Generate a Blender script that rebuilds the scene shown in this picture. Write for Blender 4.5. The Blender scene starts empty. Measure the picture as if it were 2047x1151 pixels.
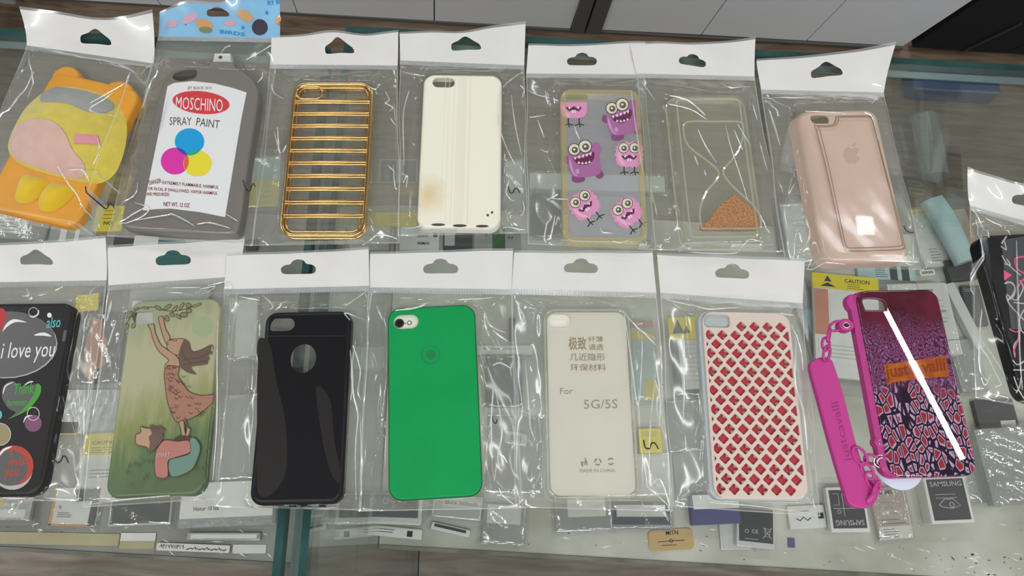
import bpy, bmesh, math, random
from mathutils import Vector
from mathutils.geometry import delaunay_2d_cdt

S = 0.001                                    # all builder lengths are millimetres
SC = bpy.context.scene
COL = SC.collection

# ------------------------------------------------------------------ camera
FPX, PITCH, ROLL, CAMH = 1480.0, math.radians(19.0), math.radians(3.3), 495.0
_f = Vector((0, math.sin(PITCH), -math.cos(PITCH)))
_u = Vector((0, math.cos(PITCH), math.sin(PITCH)))
_r = Vector((1, 0, 0))
RT = _r * math.cos(ROLL) + _u * math.sin(ROLL)
UP = _u * math.cos(ROLL) - _r * math.sin(ROLL)
cam_data = bpy.data.cameras.new('camera')
cam = bpy.data.objects.new('camera', cam_data)
COL.objects.link(cam)
from mathutils import Matrix
m = Matrix((RT, UP, -_f)).transposed().to_4x4()
m.translation = Vector((0, 0, CAMH * S))
cam.matrix_world = m
cam_data.sensor_fit = 'HORIZONTAL'
cam_data.sensor_width = 36.0
cam_data.lens = 36.0 * FPX / 2047.0
cam_data.clip_start = 0.01
SC.camera = cam

# ------------------------------------------------------------------ world, lamps, exposure
SC.view_settings.view_transform = 'Standard'
SC.view_settings.look = 'None'
SC.view_settings.exposure = 0.70
SC.view_settings.gamma = 1.0
SC.view_settings.use_curve_mapping = False
SC.cycles.transparent_max_bounces = 48
SC.cycles.max_bounces = 12
SC.cycles.glossy_bounces = 5
SC.cycles.use_denoising = True
SC.cycles.sample_clamp_indirect = 6.0
w = bpy.data.worlds.new('shop_air'); SC.world = w
w.use_nodes = True
w.node_tree.nodes['Background'].inputs[0].default_value = (0.90, 0.97, 1.0, 1)
w.node_tree.nodes['Background'].inputs[1].default_value = 0.20


def tube_lamp(name, p0, p1, width, watts, color=(1, 0.98, 0.94)):
    a, b = Vector(p0), Vector(p1)
    ld = bpy.data.lights.new(name, 'AREA')
    ld.shape = 'RECTANGLE'
    ld.size = width
    ld.size_y = (b - a).length
    ld.energy = watts
    ld.color = color
    o = bpy.data.objects.new(name, ld)
    COL.objects.link(o)
    z = Vector((0, 0, 1)); y = (b - a).normalized(); x = y.cross(z).normalized(); z = x.cross(y)
    mm = Matrix((x, y, z)).transposed().to_4x4()
    mm.translation = (a + b) / 2
    o.matrix_world = mm
    return o


LR = 24.0                                    # lamp radiance


def lamp(name, p0, p1, width=0.15, k=1.0, color=(1, 0.985, 0.95)):
    ln = (Vector(p1) - Vector(p0)).length
    return tube_lamp(name, p0, p1, width, LR * k * math.pi * width * ln, color)


lamp('tube_lamp_right', (1.262, 0.83, 1.9), (1.46, 0.33, 1.9), 0.019, 2.6)
lamp('tube_lamp_front_left', (-1.6, -0.8, 1.9), (-0.4, -0.8, 1.9))
lamp('tube_lamp_front_right', (0.4, -0.9, 1.9), (1.6, -0.9, 1.9), 0.15, 1.0, (0.93, 0.97, 1))
lamp('tube_lamp_side_left', (-2.4, 0.1, 1.9), (-2.4, 1.3, 1.9), 0.15, 1.1, (0.93, 0.97, 1))
lamp('tube_lamp_side_right', (2.7, -0.2, 1.9), (2.7, 1.0, 1.9), 0.15, 1.1)
lamp('tube_lamp_back_left', (-1.5, 2.5, 1.9), (-0.3, 2.5, 1.9), 0.15, 1.0, (0.95, 0.98, 1))
lamp('tube_lamp_back_right', (0.6, 2.5, 1.9), (1.8, 2.5, 1.9), 0.15, 1.0)
_g = Vector((0.2493, 0.2281, 0.0145))        # the film above the rose gold case mirrors this small lamp
_k = (1.9 - _g.z) / (0.495 - _g.z)
_c = (_g.x * (1 + _k), _g.y * (1 + _k))
lamp('square_lamp', (_c[0], _c[1] - 0.035, 1.9), (_c[0], _c[1] + 0.035, 1.9), 0.06, 1.5, (0.9, 0.95, 1))
lamp('fill_lamp_near', (-0.6, -2.0, 1.9), (0.6, -2.0, 1.9), 0.2, 1.0, (0.95, 0.98, 1))  # added fill behind the camera, brightens the cabinet panels

# ------------------------------------------------------------------ pixel -> world and small maths
def P(px, py, z=0.0):
    d = _f + RT * ((px - 1023.5) / FPX) - UP * ((py - 575.5) / FPX)
    k = (z - CAMH) / d.z
    return Vector((0, 0, CAMH)) + d * k


def lerp(a, b, t):
    return a + (b - a) * t


def smooth(t):
    t = min(1, max(0, t))
    return t * t * (3 - 2 * t)


class Frame:
    """local frame: origin on a base height, x along the thing's width, y along its length"""
    def __init__(self, quad, z_read, z_base):
        q = [P(x, y, z_read) for x, y in quad]                 # TL TR BR BL
        self.o = (q[0] + q[1] + q[2] + q[3]) / 4
        ax = (q[1] - q[0]) + (q[2] - q[3])
        self.t = math.atan2(ax.y, ax.x)
        self.w = ((q[1] - q[0]).length + (q[2] - q[3]).length) / 2
        self.l = ((q[0] - q[3]).length + (q[1] - q[2]).length) / 2
        self.zb = z_base
        self.zr = z_read

    def to(self, p):
        dx, dy = p.x - self.o.x, p.y - self.o.y
        c, s = math.cos(self.t), math.sin(self.t)
        return (c * dx + s * dy, -s * dx + c * dy)

    def loc(self, px, py, z=None):
        return self.to(P(px, py, self.zr if z is None else z))


def rrect(w, l, r, n=6, cx=0, cy=0):
    pts = []
    r = min(r, w / 2 - 1e-3, l / 2 - 1e-3)
    for sx, sy, a0 in ((1, 1, 0), (-1, 1, 90), (-1, -1, 180), (1, -1, 270)):
        for i in range(n + 1):
            a = math.radians(a0 + 90 * i / n)
            pts.append((cx + sx * (w / 2 - r) + r * math.cos(a), cy + sy * (l / 2 - r) + r * math.sin(a)))
    return pts


def ellipse(cx, cy, rx, ry, n=28, rot=0):
    c, s = math.cos(rot), math.sin(rot)
    return [(cx + c * rx * math.cos(2 * math.pi * i / n) - s * ry * math.sin(2 * math.pi * i / n),
             cy + s * rx * math.cos(2 * math.pi * i / n) + c * ry * math.sin(2 * math.pi * i / n)) for i in range(n)]


def area(p):
    return sum(p[i][0] * p[(i + 1) % len(p)][1] - p[(i + 1) % len(p)][0] * p[i][1] for i in range(len(p))) / 2


def ccw(p):
    return list(p) if area(p) > 0 else list(reversed(p))


def inset(p, d):
    """move a ccw outline inward by d along vertex normals"""
    n = len(p); out = []
    for i in range(n):
        a, b, c = p[i - 1], p[i], p[(i + 1) % n]
        e1 = Vector((b[0] - a[0], b[1] - a[1])); e2 = Vector((c[0] - b[0], c[1] - b[1]))
        if e1.length < 1e-6 or e2.length < 1e-6:
            nn = Vector((-(e1 + e2).y, (e1 + e2).x)).normalized(); k = 1
        else:
            e1.normalize(); e2.normalize()
            n1 = Vector((-e1.y, e1.x)); n2 = Vector((-e2.y, e2.x))
            nn = (n1 + n2).normalized(); k = 1 / max(0.5, nn.dot(n1))
        out.append((b[0] + nn.x * d * k, b[1] + nn.y * d * k))
    return out


def inside(p, poly):
    x, y = p; r = False; n = len(poly); j = n - 1
    for i in range(n):
        xi, yi = poly[i]; xj, yj = poly[j]
        if (yi > y) != (yj > y) and x < (xj - xi) * (y - yi) / (yj - yi) + xi:
            r = not r
        j = i
    return r


def curve(pts, closed=False, n=6):
    """Catmull-Rom through the points"""
    out = []; m_ = len(pts)
    rng = range(m_ if closed else m_ - 1)
    for i in rng:
        g = (lambda k: pts[k % m_]) if closed else (lambda k: pts[min(max(k, 0), m_ - 1)])
        p0, p1, p2, p3 = g(i - 1), g(i), g(i + 1), g(i + 2)
        for j in range(n):
            t = j / n
            out.append(tuple(0.5 * (2 * p1[k] + (p2[k] - p0[k]) * t + (2 * p0[k] - 5 * p1[k] + 4 * p2[k] - p3[k]) * t * t
                                    + (3 * p1[k] - p0[k] - 3 * p2[k] + p3[k]) * t ** 3) for k in range(len(p1))))
    if not closed:
        out.append(tuple(pts[-1]))
    return out


def plate(outer, holes=(), step=0):
    """2-D triangulation of an outline with holes; returns verts, tris"""
    V = []; E = []
    for lp in [outer] + list(holes):
        b = len(V); V += [Vector((x, y)) for x, y in lp]
        E += [(b + i, b + (i + 1) % len(lp)) for i in range(len(lp))]
    if step:
        xs = [p[0] for p in outer]; ys = [p[1] for p in outer]
        x = min(xs) + step / 2
        while x < max(xs):
            y = min(ys) + step / 2
            while y < max(ys):
                if inside((x, y), outer) and not any(inside((x, y), h) for h in holes):
                    V.append(Vector((x, y)))
                y += step
            x += step
    ov, oe, of, _, _, _ = delaunay_2d_cdt(V, E, [], 1, 1e-5)
    fs = []
    for f in of:
        c = ((ov[f[0]].x + ov[f[1]].x + ov[f[2]].x) / 3, (ov[f[0]].y + ov[f[1]].y + ov[f[2]].y) / 3)
        if inside(c, outer) and not any(inside(c, h) for h in holes):
            a = ov[f[1]] - ov[f[0]]; b2 = ov[f[2]] - ov[f[0]]
            fs.append(tuple(f) if a.x * b2.y - a.y * b2.x > 0 else (f[0], f[2], f[1]))
    return [(v.x, v.y) for v in ov], fs


class MB:
    """collects faces of one mesh"""
    def __init__(self):
        self.v = []; self.f = []; self.m = []

    def add(self, verts, faces, mi=0):
        b = len(self.v)
        self.v += [tuple(p) for p in verts]
        self.f += [tuple(b + i for i in f) for f in faces]
        self.m += [mi] * len(faces)

    def loft(self, loops, mi=0, cap0=False, cap1=False, closed=True):
        n = len(loops[0]); b = len(self.v)
        for lp in loops:
            self.v += [tuple(p) for p in lp]
        for k in range(len(loops) - 1):
            for i in range(n if closed else n - 1):
                j = (i + 1) % n
                self.f.append((b + k * n + i, b + k * n + j, b + (k + 1) * n + j, b + (k + 1) * n + i)); self.m.append(mi)
        if cap0:
            self.f.append(tuple(b + i for i in reversed(range(n)))); self.m.append(mi)
        if cap1:
            self.f.append(tuple(b + (len(loops) - 1) * n + i for i in range(n))); self.m.append(mi)

    def box(self, x0, x1, y0, y1, z0, z1, mi=0):
        self.add([(x0, y0, z0), (x1, y0, z0), (x1, y1, z0), (x0, y1, z0), (x0, y0, z1), (x1, y0, z1), (x1, y1, z1), (x0, y1, z1)],
                 [(3, 2, 1, 0), (4, 5, 6, 7), (0, 1, 5, 4), (1, 2, 6, 5), (2, 3, 7, 6), (3, 0, 4, 7)], mi)

    def prism(self, poly, z0, z1, edge=0.0, holes=(), mi=0, n=4, step=0, zf=None, base=True):
        """solid with a rounded upper edge and through holes"""
        poly = ccw(poly)
        loops = [[(x, y, z0) for x, y in poly], [(x, y, z1 - edge) for x, y in poly]]
        last = poly
        if edge > 0:
            for i in range(1, n + 1):
                a = math.pi / 2 * i / n
                last = inset(poly, edge * (1 - math.cos(a)))
                loops.append([(x, y, z1 - edge + edge * math.sin(a)) for x, y in last])
        self.loft(loops, mi)
        vv, ff = plate(last, holes, step)
        self.add([(x, y, z1 + (zf(x, y) if zf else 0)) for x, y in vv], ff, mi)
        if base:
            vb, fb = plate(poly, holes, 0)
            self.add([(x, y, z0) for x, y in vb], [f[::-1] for f in fb], mi)
        for h in holes:
            h = ccw(h)
            self.loft([[(x, y, z1) for x, y in h], [(x, y, z0) for x, y in h]], mi)

    def shell(self, poly, h, edge, holes=(), t=1.4, mi=0, n=4, z0=0.0):
        """phone-case shell lying on its open side"""
        poly = ccw(poly)
        loops = [[(x, y, z0 + 0.6) for x, y in inset(poly, t)], [(x, y, z0) for x, y in inset(poly, t * .5)], [(x, y, z0 + .5) for x, y in poly],
                 [(x, y, z0 + h - edge) for x, y in poly]]
        last = poly
        for i in range(1, n + 1):
            a = math.pi / 2 * i / n
            last = inset(poly, edge * (1 - math.cos(a)))
            loops.append([(x, y, z0 + h - edge + edge * math.sin(a)) for x, y in last])
        self.loft(loops, mi)
        vv, ff = plate(last, holes)
        self.add([(x, y, z0 + h) for x, y in vv], ff, mi)
        inn = inset(poly, t)
        self.loft([[(x, y, z0 + h - t) for x, y in inn], [(x, y, z0 + .6) for x, y in inn]], mi)
        vv, ff = plate(inn, holes)
        self.add([(x, y, z0 + h - t) for x, y in vv], [f[::-1] for f in ff], mi)
        for hh in holes:
            hh = ccw(hh)
            self.loft([[(x, y, z0 + h) for x, y in hh], [(x, y, z0 + h - t) for x, y in hh]], mi)

    def tube(self, pts, r, mi=0, n=8, closed=False, flat=1.0):
        pts = [Vector(p) for p in pts]; loops = []
        N = len(pts)
        for i, p in enumerate(pts):
            if closed:
                d = pts[(i + 1) % N] - pts[i - 1]
            else:
                d = pts[min(i + 1, N - 1)] - pts[max(i - 1, 0)]
            d.normalize()
            side = d.cross(Vector((0, 0, 1)))
            if side.length < 1e-3:
                side = Vector((1, 0, 0))
            side.normalize(); upv = side.cross(d)
            loops.append([p + side * (r * math.cos(2 * math.pi * k / n)) + upv * (r * flat * math.sin(2 * math.pi * k / n)) for k in range(n)])
        if closed:
            loops.append(loops[0]); self.loft(loops, mi)
        else:
            self.loft(loops, mi, True, True)

    def lathe(self, prof, cx=0, cy=0, mi=0, n=20):
        self.loft([[(cx + r * math.cos(2 * math.pi * k / n), cy + r * math.sin(2 * math.pi * k / n), z) for k in range(n)] for r, z in prof], mi, True, True)

    def build(self, name, mats, parent=None, smooth_=True, loc=(0, 0, 0), rotz=0.0, angle=35):
        me = bpy.data.meshes.new(name)
        me.from_pydata([(x * S, y * S, z * S) for x, y, z in self.v], [], self.f)
        for mt in (mats if isinstance(mats, (list, tuple)) else [mats]):
            me.materials.append(mt)
        me.polygons.foreach_set('material_index', self.m)
        if smooth_:
            me.polygons.foreach_set('use_smooth', [True] * len(self.f))
            me.update()
            try:
                me.set_sharp_from_angle(angle=math.radians(angle))
            except Exception:
                pass
        me.update()
        o = bpy.data.objects.new(name, me)
        COL.objects.link(o)
        o.location = (loc[0] * S, loc[1] * S, loc[2] * S)
        o.rotation_euler = (0, 0, rotz)
        if parent:
            o.parent = parent
        return o


def tag(o, label=None, cat=None, group=None, kind=None):
    for k, v in (('label', label), ('category', cat), ('group', group), ('kind', kind)):
        if v:
            o[k] = v
    return o


def thing(name, label, cat, loc=(0, 0, 0), rotz=0.0, group=None, tilt=(0, 0)):
    o = bpy.data.objects.new(name, None)
    o.empty_display_size = 0.02
    COL.objects.link(o)
    o.location = (loc[0] * S, loc[1] * S, loc[2] * S)
    o.rotation_euler = (tilt[0], tilt[1], rotz)
    return tag(o, label, cat, group)


# ------------------------------------------------------------------ lettering
_txt = {}


def glyphs(s, bold=0.0, shear=0.0, res=2):
    key = (s, bold, shear)
    if key not in _txt:
        c = bpy.data.curves.new('t', 'FONT'); c.body = s; c.offset = bold; c.shear = shear; c.resolution_u = res
        o = bpy.data.objects.new('t', c); COL.objects.link(o)
        dg = bpy.context.evaluated_depsgraph_get()
        me = o.evaluated_get(dg).to_mesh()
        v = [(p.co.x, p.co.y) for p in me.vertices]; f = [tuple(p.vertices) for p in me.polygons]
        o.evaluated_get(dg).to_mesh_clear()
        bpy.data.objects.remove(o); bpy.data.curves.remove(c)
        if v:
            xs = [p[0] for p in v]; ys = [p[1] for p in v]
            x0, x1, y0, y1 = min(xs), max(xs), min(ys), max(ys)
            v = [((x - x0) / max(1e-6, x1 - x0), (y - y0) / max(1e-6, y1 - y0)) for x, y in v]
        _txt[key] = (v, f)
    return _txt[key]


class Art:
    """flat print: polygons, strokes and lettering laid in thin ink layers on one surface"""
    def __init__(self, fr, z, px=True):
        self.fr = fr; self.z = z; self.px = px; self.mb = MB(); self.mats = []; self.k = 0

    def L(self, p):
        return self.fr.loc(*p) if self.px else p

    def mi(self, mat):
        if mat not in self.mats:
            self.mats.append(mat)
        return self.mats.index(mat)

    def zz(self):
        self.k += 1
        return self.z + 0.012 * self.k

    def poly(self, pts, mat, holes=()):
        q = [self.L(p) for p in pts]; hq = [[self.L(p) for p in h] for h in holes]
        vv, ff = plate(q, hq)
        z = self.zz()
        self.mb.add([(x, y, z) for x, y in vv], ff, self.mi(mat))

    def blob(self, pts, mat, n=5):
        self.poly(curve(pts, True, n), mat)

    def ell(self, cx, cy, rx, ry, mat, rot=0, n=26):
        self.poly(ellipse(cx, cy, rx, ry, n, rot), mat)

    def line(self, pts, wpx, mat, taper=False, smooth_=True):
        if smooth_ and len(pts) > 2:
            pts = curve(pts, False, 5)
        q = [Vector(self.L(p)) for p in pts]
        sc = (Vector(self.L((pts[0][0] + 1, pts[0][1]))) - Vector(self.L(pts[0]))).length
        wd = wpx * sc / 2
        z = self.zz(); a = []; N = len(q)
        for i, p in enumerate(q):
            d = q[min(i + 1, N - 1)] - q[max(i - 1, 0)]
            if d.length < 1e-6:
                d = Vector((1, 0))
            d.normalize(); nn = Vector((-d.y, d.x))
            k = wd * (math.sin(math.pi * (0.08 + 0.84 * i / (N - 1))) if taper else 1)
            a.append((p + nn * k, p - nn * k))
        vs = []
        for l_, r_ in a:
            vs += [(l_.x, l_.y, z), (r_.x, r_.y, z)]
        self.mb.add(vs, [(2 * i, 2 * i + 1, 2 * i + 3, 2 * i + 2) for i in range(N - 1)], self.mi(mat))

    def ring(self, cx, cy, rx, ry, wpx, mat, rot=0):
        self.poly(ellipse(cx, cy, rx, ry, 28, rot), mat, [ellipse(cx, cy, rx - wpx, ry - wpx, 28, rot)])

    def text(self, s, a, b, h, mat, bold=0.0, shear=0.0):
        """lettering on the baseline a->b (photo pixels), h high"""
        v, f = glyphs(s, bold, shear)
        A, B = Vector(self.L(a)), Vector(self.L(b))
        if self.px:
            d = Vector((b[0] - a[0], b[1] - a[1])).normalized()
            C = Vector(self.L((a[0] + d.y * h, a[1] - d.x * h)))
        else:
            d = (B - A).normalized(); C = A + Vector((-d.y, d.x)) * h
        z = self.zz()
        self.mb.add([tuple(A + (B - A) * x + (C - A) * y) + (z,) for x, y in v], f, self.mi(mat))

    def build(self, name, parent, label=None):
        o = self.mb.build(name, self.mats, parent, smooth_=False)
        if label:
            o['label'] = label
        return o


# ------------------------------------------------------------------ materials
def new_mat(name):
    mt = bpy.data.materials.new(name); mt.use_nodes = True
    nt = mt.node_tree; nt.nodes.clear()
    out = nt.nodes.new('ShaderNodeOutputMaterial')
    return mt, nt, out


def N(nt, typ, **kw):
    n = nt.nodes.new(typ)
    for k, v in kw.items():
        if k.startswith('i_'):
            n.inputs[k[2:].replace('_', ' ')].default_value = v
        else:
            setattr(n, k, v)
    return n


def mathn(nt, op, a, b=None):
    n = nt.nodes.new('ShaderNodeMath'); n.operation = op
    for i, x in enumerate((a, b)):
        if x is None:
            continue
        if hasattr(x, 'links'):
            nt.links.new(x, n.inputs[i])
        else:
            n.inputs[i].default_value = x
    return n.outputs[0]


def rgba(c):
    return (c[0], c[1], c[2], 1)


def coords(nt, scale=(1, 1, 1)):
    tc = nt.nodes.new('ShaderNodeTexCoord'); mp = nt.nodes.new('ShaderNodeMapping')
    mp.inputs['Scale'].default_value = [1000 * s for s in scale]         # object space in millimetres
    nt.links.new(tc.outputs['Object'], mp.inputs['Vector'])
    return mp.outputs['Vector']


def plain(name, c, rough=0.45, metal=0.0, spec=0.5, coat=0.0, var=0.0, vscale=0.05, bump=0.0, bscale=1.0, c2=None, sheen=0.0):
    """painted / plastic / metal surface with a little procedural unevenness"""
    mt, nt, out = new_mat(name)
    b = N(nt, 'ShaderNodeBsdfPrincipled')
    b.inputs['Base Color'].default_value = rgba(c); b.inputs['Roughness'].default_value = rough
    b.inputs['Metallic'].default_value = metal; b.inputs['Specular IOR Level'].default_value = spec
    b.inputs['Coat Weight'].default_value = coat; b.inputs['Coat Roughness'].default_value = 0.02
    if sheen:
        b.inputs['Sheen Weight'].default_value = sheen
    nt.links.new(b.outputs[0], out.inputs[0])
    if var or c2:
        nz = N(nt, 'ShaderNodeTexNoise'); nz.inputs['Scale'].default_value = vscale; nz.inputs['Detail'].default_value = 5
        nt.links.new(coords(nt), nz.inputs['Vector'])
        r = nt.nodes.new('ShaderNodeValToRGB')
        d = c2 or tuple(x * (1 - var) for x in c)
        r.color_ramp.elements[0].position = 0.35; r.color_ramp.elements[1].position = 0.65
        r.color_ramp.elements[0].color = rgba(d); r.color_ramp.elements[1].color = rgba(c)
        nt.links.new(nz.outputs[0], r.inputs[0]); nt.links.new(r.outputs[0], b.inputs['Base Color'])
    if bump:
        nz = N(nt, 'ShaderNodeTexNoise'); nz.inputs['Scale'].default_value = bscale; nz.inputs['Detail'].default_value = 3
        nt.links.new(coords(nt), nz.inputs['Vector'])
        bp = nt.nodes.new('ShaderNodeBump'); bp.inputs['Strength'].default_value = bump; bp.inputs['Distance'].default_value = 0.0005
        nt.links.new(nz.outputs[0], bp.inputs['Height']); nt.links.new(bp.outputs[0], b.inputs['Normal'])
    return mt


def clear(name, tint=(1, 1, 1), haze=0.05, hcol=(0.9, 0.9, 0.88), rough=0.03, f0=0.04, bump=0.0, bscale=0.2, fmax=1.0):
    """clear sheet: see-through with a Schlick reflection and a little milky scatter"""
    mt, nt, out = new_mat(name)
    geo = nt.nodes.new('ShaderNodeNewGeometry')
    tr = N(nt, 'ShaderNodeBsdfTransparent'); tr.inputs[0].default_value = rgba(tint)
    df = N(nt, 'ShaderNodeBsdfDiffuse'); df.inputs[0].default_value = rgba(hcol)
    gl = N(nt, 'ShaderNodeBsdfGlossy'); gl.inputs['Roughness'].default_value = rough; gl.inputs[0].default_value = (1, 1, 1, 1)
    nrm = geo.outputs['Normal']
    if bump:
        nz = N(nt, 'ShaderNodeTexNoise'); nz.inputs['Scale'].default_value = bscale; nz.inputs['Detail'].default_value = 3
        nt.links.new(coords(nt), nz.inputs['Vector'])
        bp = nt.nodes.new('ShaderNodeBump'); bp.inputs['Strength'].default_value = bump; bp.inputs['Distance'].default_value = 0.001
        nt.links.new(nz.outputs[0], bp.inputs['Height'])
        nrm = bp.outputs[0]
        nt.links.new(nrm, gl.inputs['Normal'])
    dt = nt.nodes.new('ShaderNodeVectorMath'); dt.operation = 'DOT_PRODUCT'
    nt.links.new(nrm, dt.inputs[0]); nt.links.new(geo.outputs['Incoming'], dt.inputs[1])
    x = mathn(nt, 'SUBTRACT', 1.0, mathn(nt, 'ABSOLUTE', dt.outputs['Value']))
    fr = mathn(nt, 'MINIMUM', mathn(nt, 'ADD', f0, mathn(nt, 'MULTIPLY', 1 - f0, mathn(nt, 'POWER', x, 5.0))), fmax)
    m1 = nt.nodes.new('ShaderNodeMixShader'); m1.inputs[0].default_value = haze
    nt.links.new(tr.outputs[0], m1.inputs[1]); nt.links.new(df.outputs[0], m1.inputs[2])
    m2 = nt.nodes.new('ShaderNodeMixShader'); nt.links.new(fr, m2.inputs[0])
    nt.links.new(m1.outputs[0], m2.inputs[1]); nt.links.new(gl.outputs[0], m2.inputs[2])
    nt.links.new(m2.outputs[0], out.inputs[0])
    return mt


def wood(name, c1, c2, c3, plank=130.0, length=900.0, rough=0.5):
    mt, nt, out = new_mat(name)
    b = N(nt, 'ShaderNodeBsdfPrincipled'); b.inputs['Roughness'].default_value = rough
    br = N(nt, 'ShaderNodeTexBrick'); br.inputs['Scale'].default_value = 1.0
    br.inputs['Brick Width'].default_value = length; br.inputs['Row Height'].default_value = plank
    br.inputs['Mortar Size'].default_value = 1.2; br.inputs['Bias'].default_value = 0
    br.inputs['Color1'].default_value = (0.35, 0.35, 0.35, 1); br.inputs['Color2'].default_value = (0.75, 0.75, 0.75, 1); br.inputs['Mortar'].default_value = (0, 0, 0, 1)
    nt.links.new(coords(nt), br.inputs['Vector'])
    nz = N(nt, 'ShaderNodeTexNoise'); nz.inputs['Scale'].default_value = 0.02; nz.inputs['Detail'].default_value = 8; nz.inputs['Distortion'].default_value = 1.0
    nt.links.new(coords(nt, (0.35, 3.0, 1)), nz.inputs['Vector'])
    r = nt.nodes.new('ShaderNodeValToRGB'); e = r.color_ramp.elements
    e[0].position = 0.3; e[0].color = rgba(c1); e[1].position = 0.72; e[1].color = rgba(c3)
    mid = r.color_ramp.elements.new(0.52); mid.color = rgba(c2)
    nt.links.new(nz.outputs[0], r.inputs[0])
    mx = N(nt, 'ShaderNodeMix', data_type='RGBA', blend_type='MULTIPLY'); mx.inputs[0].default_value = 0.45
    nt.links.new(r.outputs[0], mx.inputs[6]); nt.links.new(br.outputs[0], mx.inputs[7])
    nt.links.new(mx.outputs[2], b.inputs['Base Color']); nt.links.new(b.outputs[0], out.inputs[0])
    return mt


def snake_skin(name):
    mt, nt, out = new_mat(name)
    b = N(nt, 'ShaderNodeBsdfPrincipled'); b.inputs['Roughness'].default_value = 0.5; b.inputs['Specular IOR Level'].default_value = 0.1
    b.inputs['Coat Weight'].default_value = 1.0; b.inputs['Coat Roughness'].default_value = 0.0
    co = coords(nt)
    sep = nt.nodes.new('ShaderNodeSeparateXYZ'); nt.links.new(co, sep.inputs[0])

    def cells(scale, sq, cols, pos):
        mp = nt.nodes.new('ShaderNodeMapping'); mp.inputs['Scale'].default_value = (scale, scale * sq, 0); nt.links.new(co, mp.inputs[0])
        vo = N(nt, 'ShaderNodeTexVoronoi', feature='DISTANCE_TO_EDGE'); vo.inputs['Scale'].default_value = 1.0; vo.inputs['Randomness'].default_value = 0.8
        nt.links.new(mp.outputs[0], vo.inputs['Vector'])
        r = nt.nodes.new('ShaderNodeValToRGB'); r.color_ramp.interpolation = 'LINEAR'
        el = r.color_ramp.elements
        el[0].position = pos[0]; el[0].color = rgba(cols[0]); el[1].position = pos[1]; el[1].color = rgba(cols[1])
        for p, c in list(zip(pos, cols))[2:]:
            x = el.new(p); x.color = rgba(c)
        nt.links.new(vo.outputs['Distance'], r.inputs[0])
        return r.outputs[0]
    dark = (0.018, 0.008, 0.02); lil = (0.40, 0.29, 0.42); red = (0.27, 0.022, 0.032); pl = (0.11, 0.014, 0.045)
    big = cells(0.24, 0.55, (dark, dark, lil, lil, red), (0.0, 0.07, 0.10, 0.15, 0.19))
    sml = cells(0.30, 0.9, (dark, (0.10, 0.02, 0.07), (0.25, 0.10, 0.22), pl), (0.0, 0.05, 0.12, 0.25))
    top = N(nt, 'ShaderNodeTexNoise'); top.inputs['Scale'].default_value = 0.06; nt.links.new(co, top.inputs['Vector'])
    rt = nt.nodes.new('ShaderNodeValToRGB'); rt.color_ramp.elements[0].position = 0.35; rt.color_ramp.elements[1].position = 0.65
    rt.color_ramp.elements[0].color = (0.05, 0.008, 0.012, 1); rt.color_ramp.elements[1].color = (0.11, 0.012, 0.032, 1)
    nt.links.new(top.outputs[0], rt.inputs[0])
    wob = mathn(nt, 'ADD', sep.outputs[1], mathn(nt, 'MULTIPLY', mathn(nt, 'SUBTRACT', top.outputs[0], 0.5), 30.0))

    def step(lo, hi):
        mr = N(nt, 'ShaderNodeMapRange'); mr.inputs[1].default_value = lo; mr.inputs[2].default_value = hi
        nt.links.new(wob, mr.inputs[0]); return mr.outputs[0]
    m1 = N(nt, 'ShaderNodeMix', data_type='RGBA'); nt.links.new(step(-12, 0), m1.inputs[0]); nt.links.new(big, m1.inputs[6]); nt.links.new(sml, m1.inputs[7])
    m2 = N(nt, 'ShaderNodeMix', data_type='RGBA'); nt.links.new(step(24, 46), m2.inputs[0]); nt.links.new(m1.outputs[2], m2.inputs[6]); nt.links.new(rt.outputs[0], m2.inputs[7])
    nt.links.new(m2.outputs[2], b.inputs['Base Color']); nt.links.new(b.outputs[0], out.inputs[0])
    return mt


def stained(name, c, stain, cx, cy, r0, r1, rough=0.4):
    mt, nt, out = new_mat(name)
    b = N(nt, 'ShaderNodeBsdfPrincipled'); b.inputs['Roughness'].default_value = rough
    co = coords(nt); mp = nt.nodes.new('ShaderNodeMapping'); mp.vector_type = 'TEXTURE'
    mp.inputs['Location'].default_value = (cx, cy, 0); mp.inputs['Scale'].default_value = (r0, r1, 100); nt.links.new(co, mp.inputs[0])
    ln = nt.nodes.new('ShaderNodeVectorMath'); ln.operation = 'LENGTH'; nt.links.new(mp.outputs[0], ln.inputs[0])
    nz = N(nt, 'ShaderNodeTexNoise'); nz.inputs['Scale'].default_value = 0.12; nt.links.new(co, nz.inputs['Vector'])
    v = mathn(nt, 'ADD', ln.outputs['Value'], mathn(nt, 'MULTIPLY', nz.outputs[0], 0.7))
    mr = N(nt, 'ShaderNodeMapRange'); mr.inputs[1].default_value = 0.4; mr.inputs[2].default_value = 1.5; nt.links.new(v, mr.inputs[0])
    mx = N(nt, 'ShaderNodeMix', data_type='RGBA'); nt.links.new(mr.outputs[0], mx.inputs[0]); mx.inputs[6].default_value = rgba(stain); mx.inputs[7].default_value = rgba(c)
    nt.links.new(mx.outputs[2], b.inputs['Base Color']); nt.links.new(b.outputs[0], out.inputs[0])
    return mt


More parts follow.
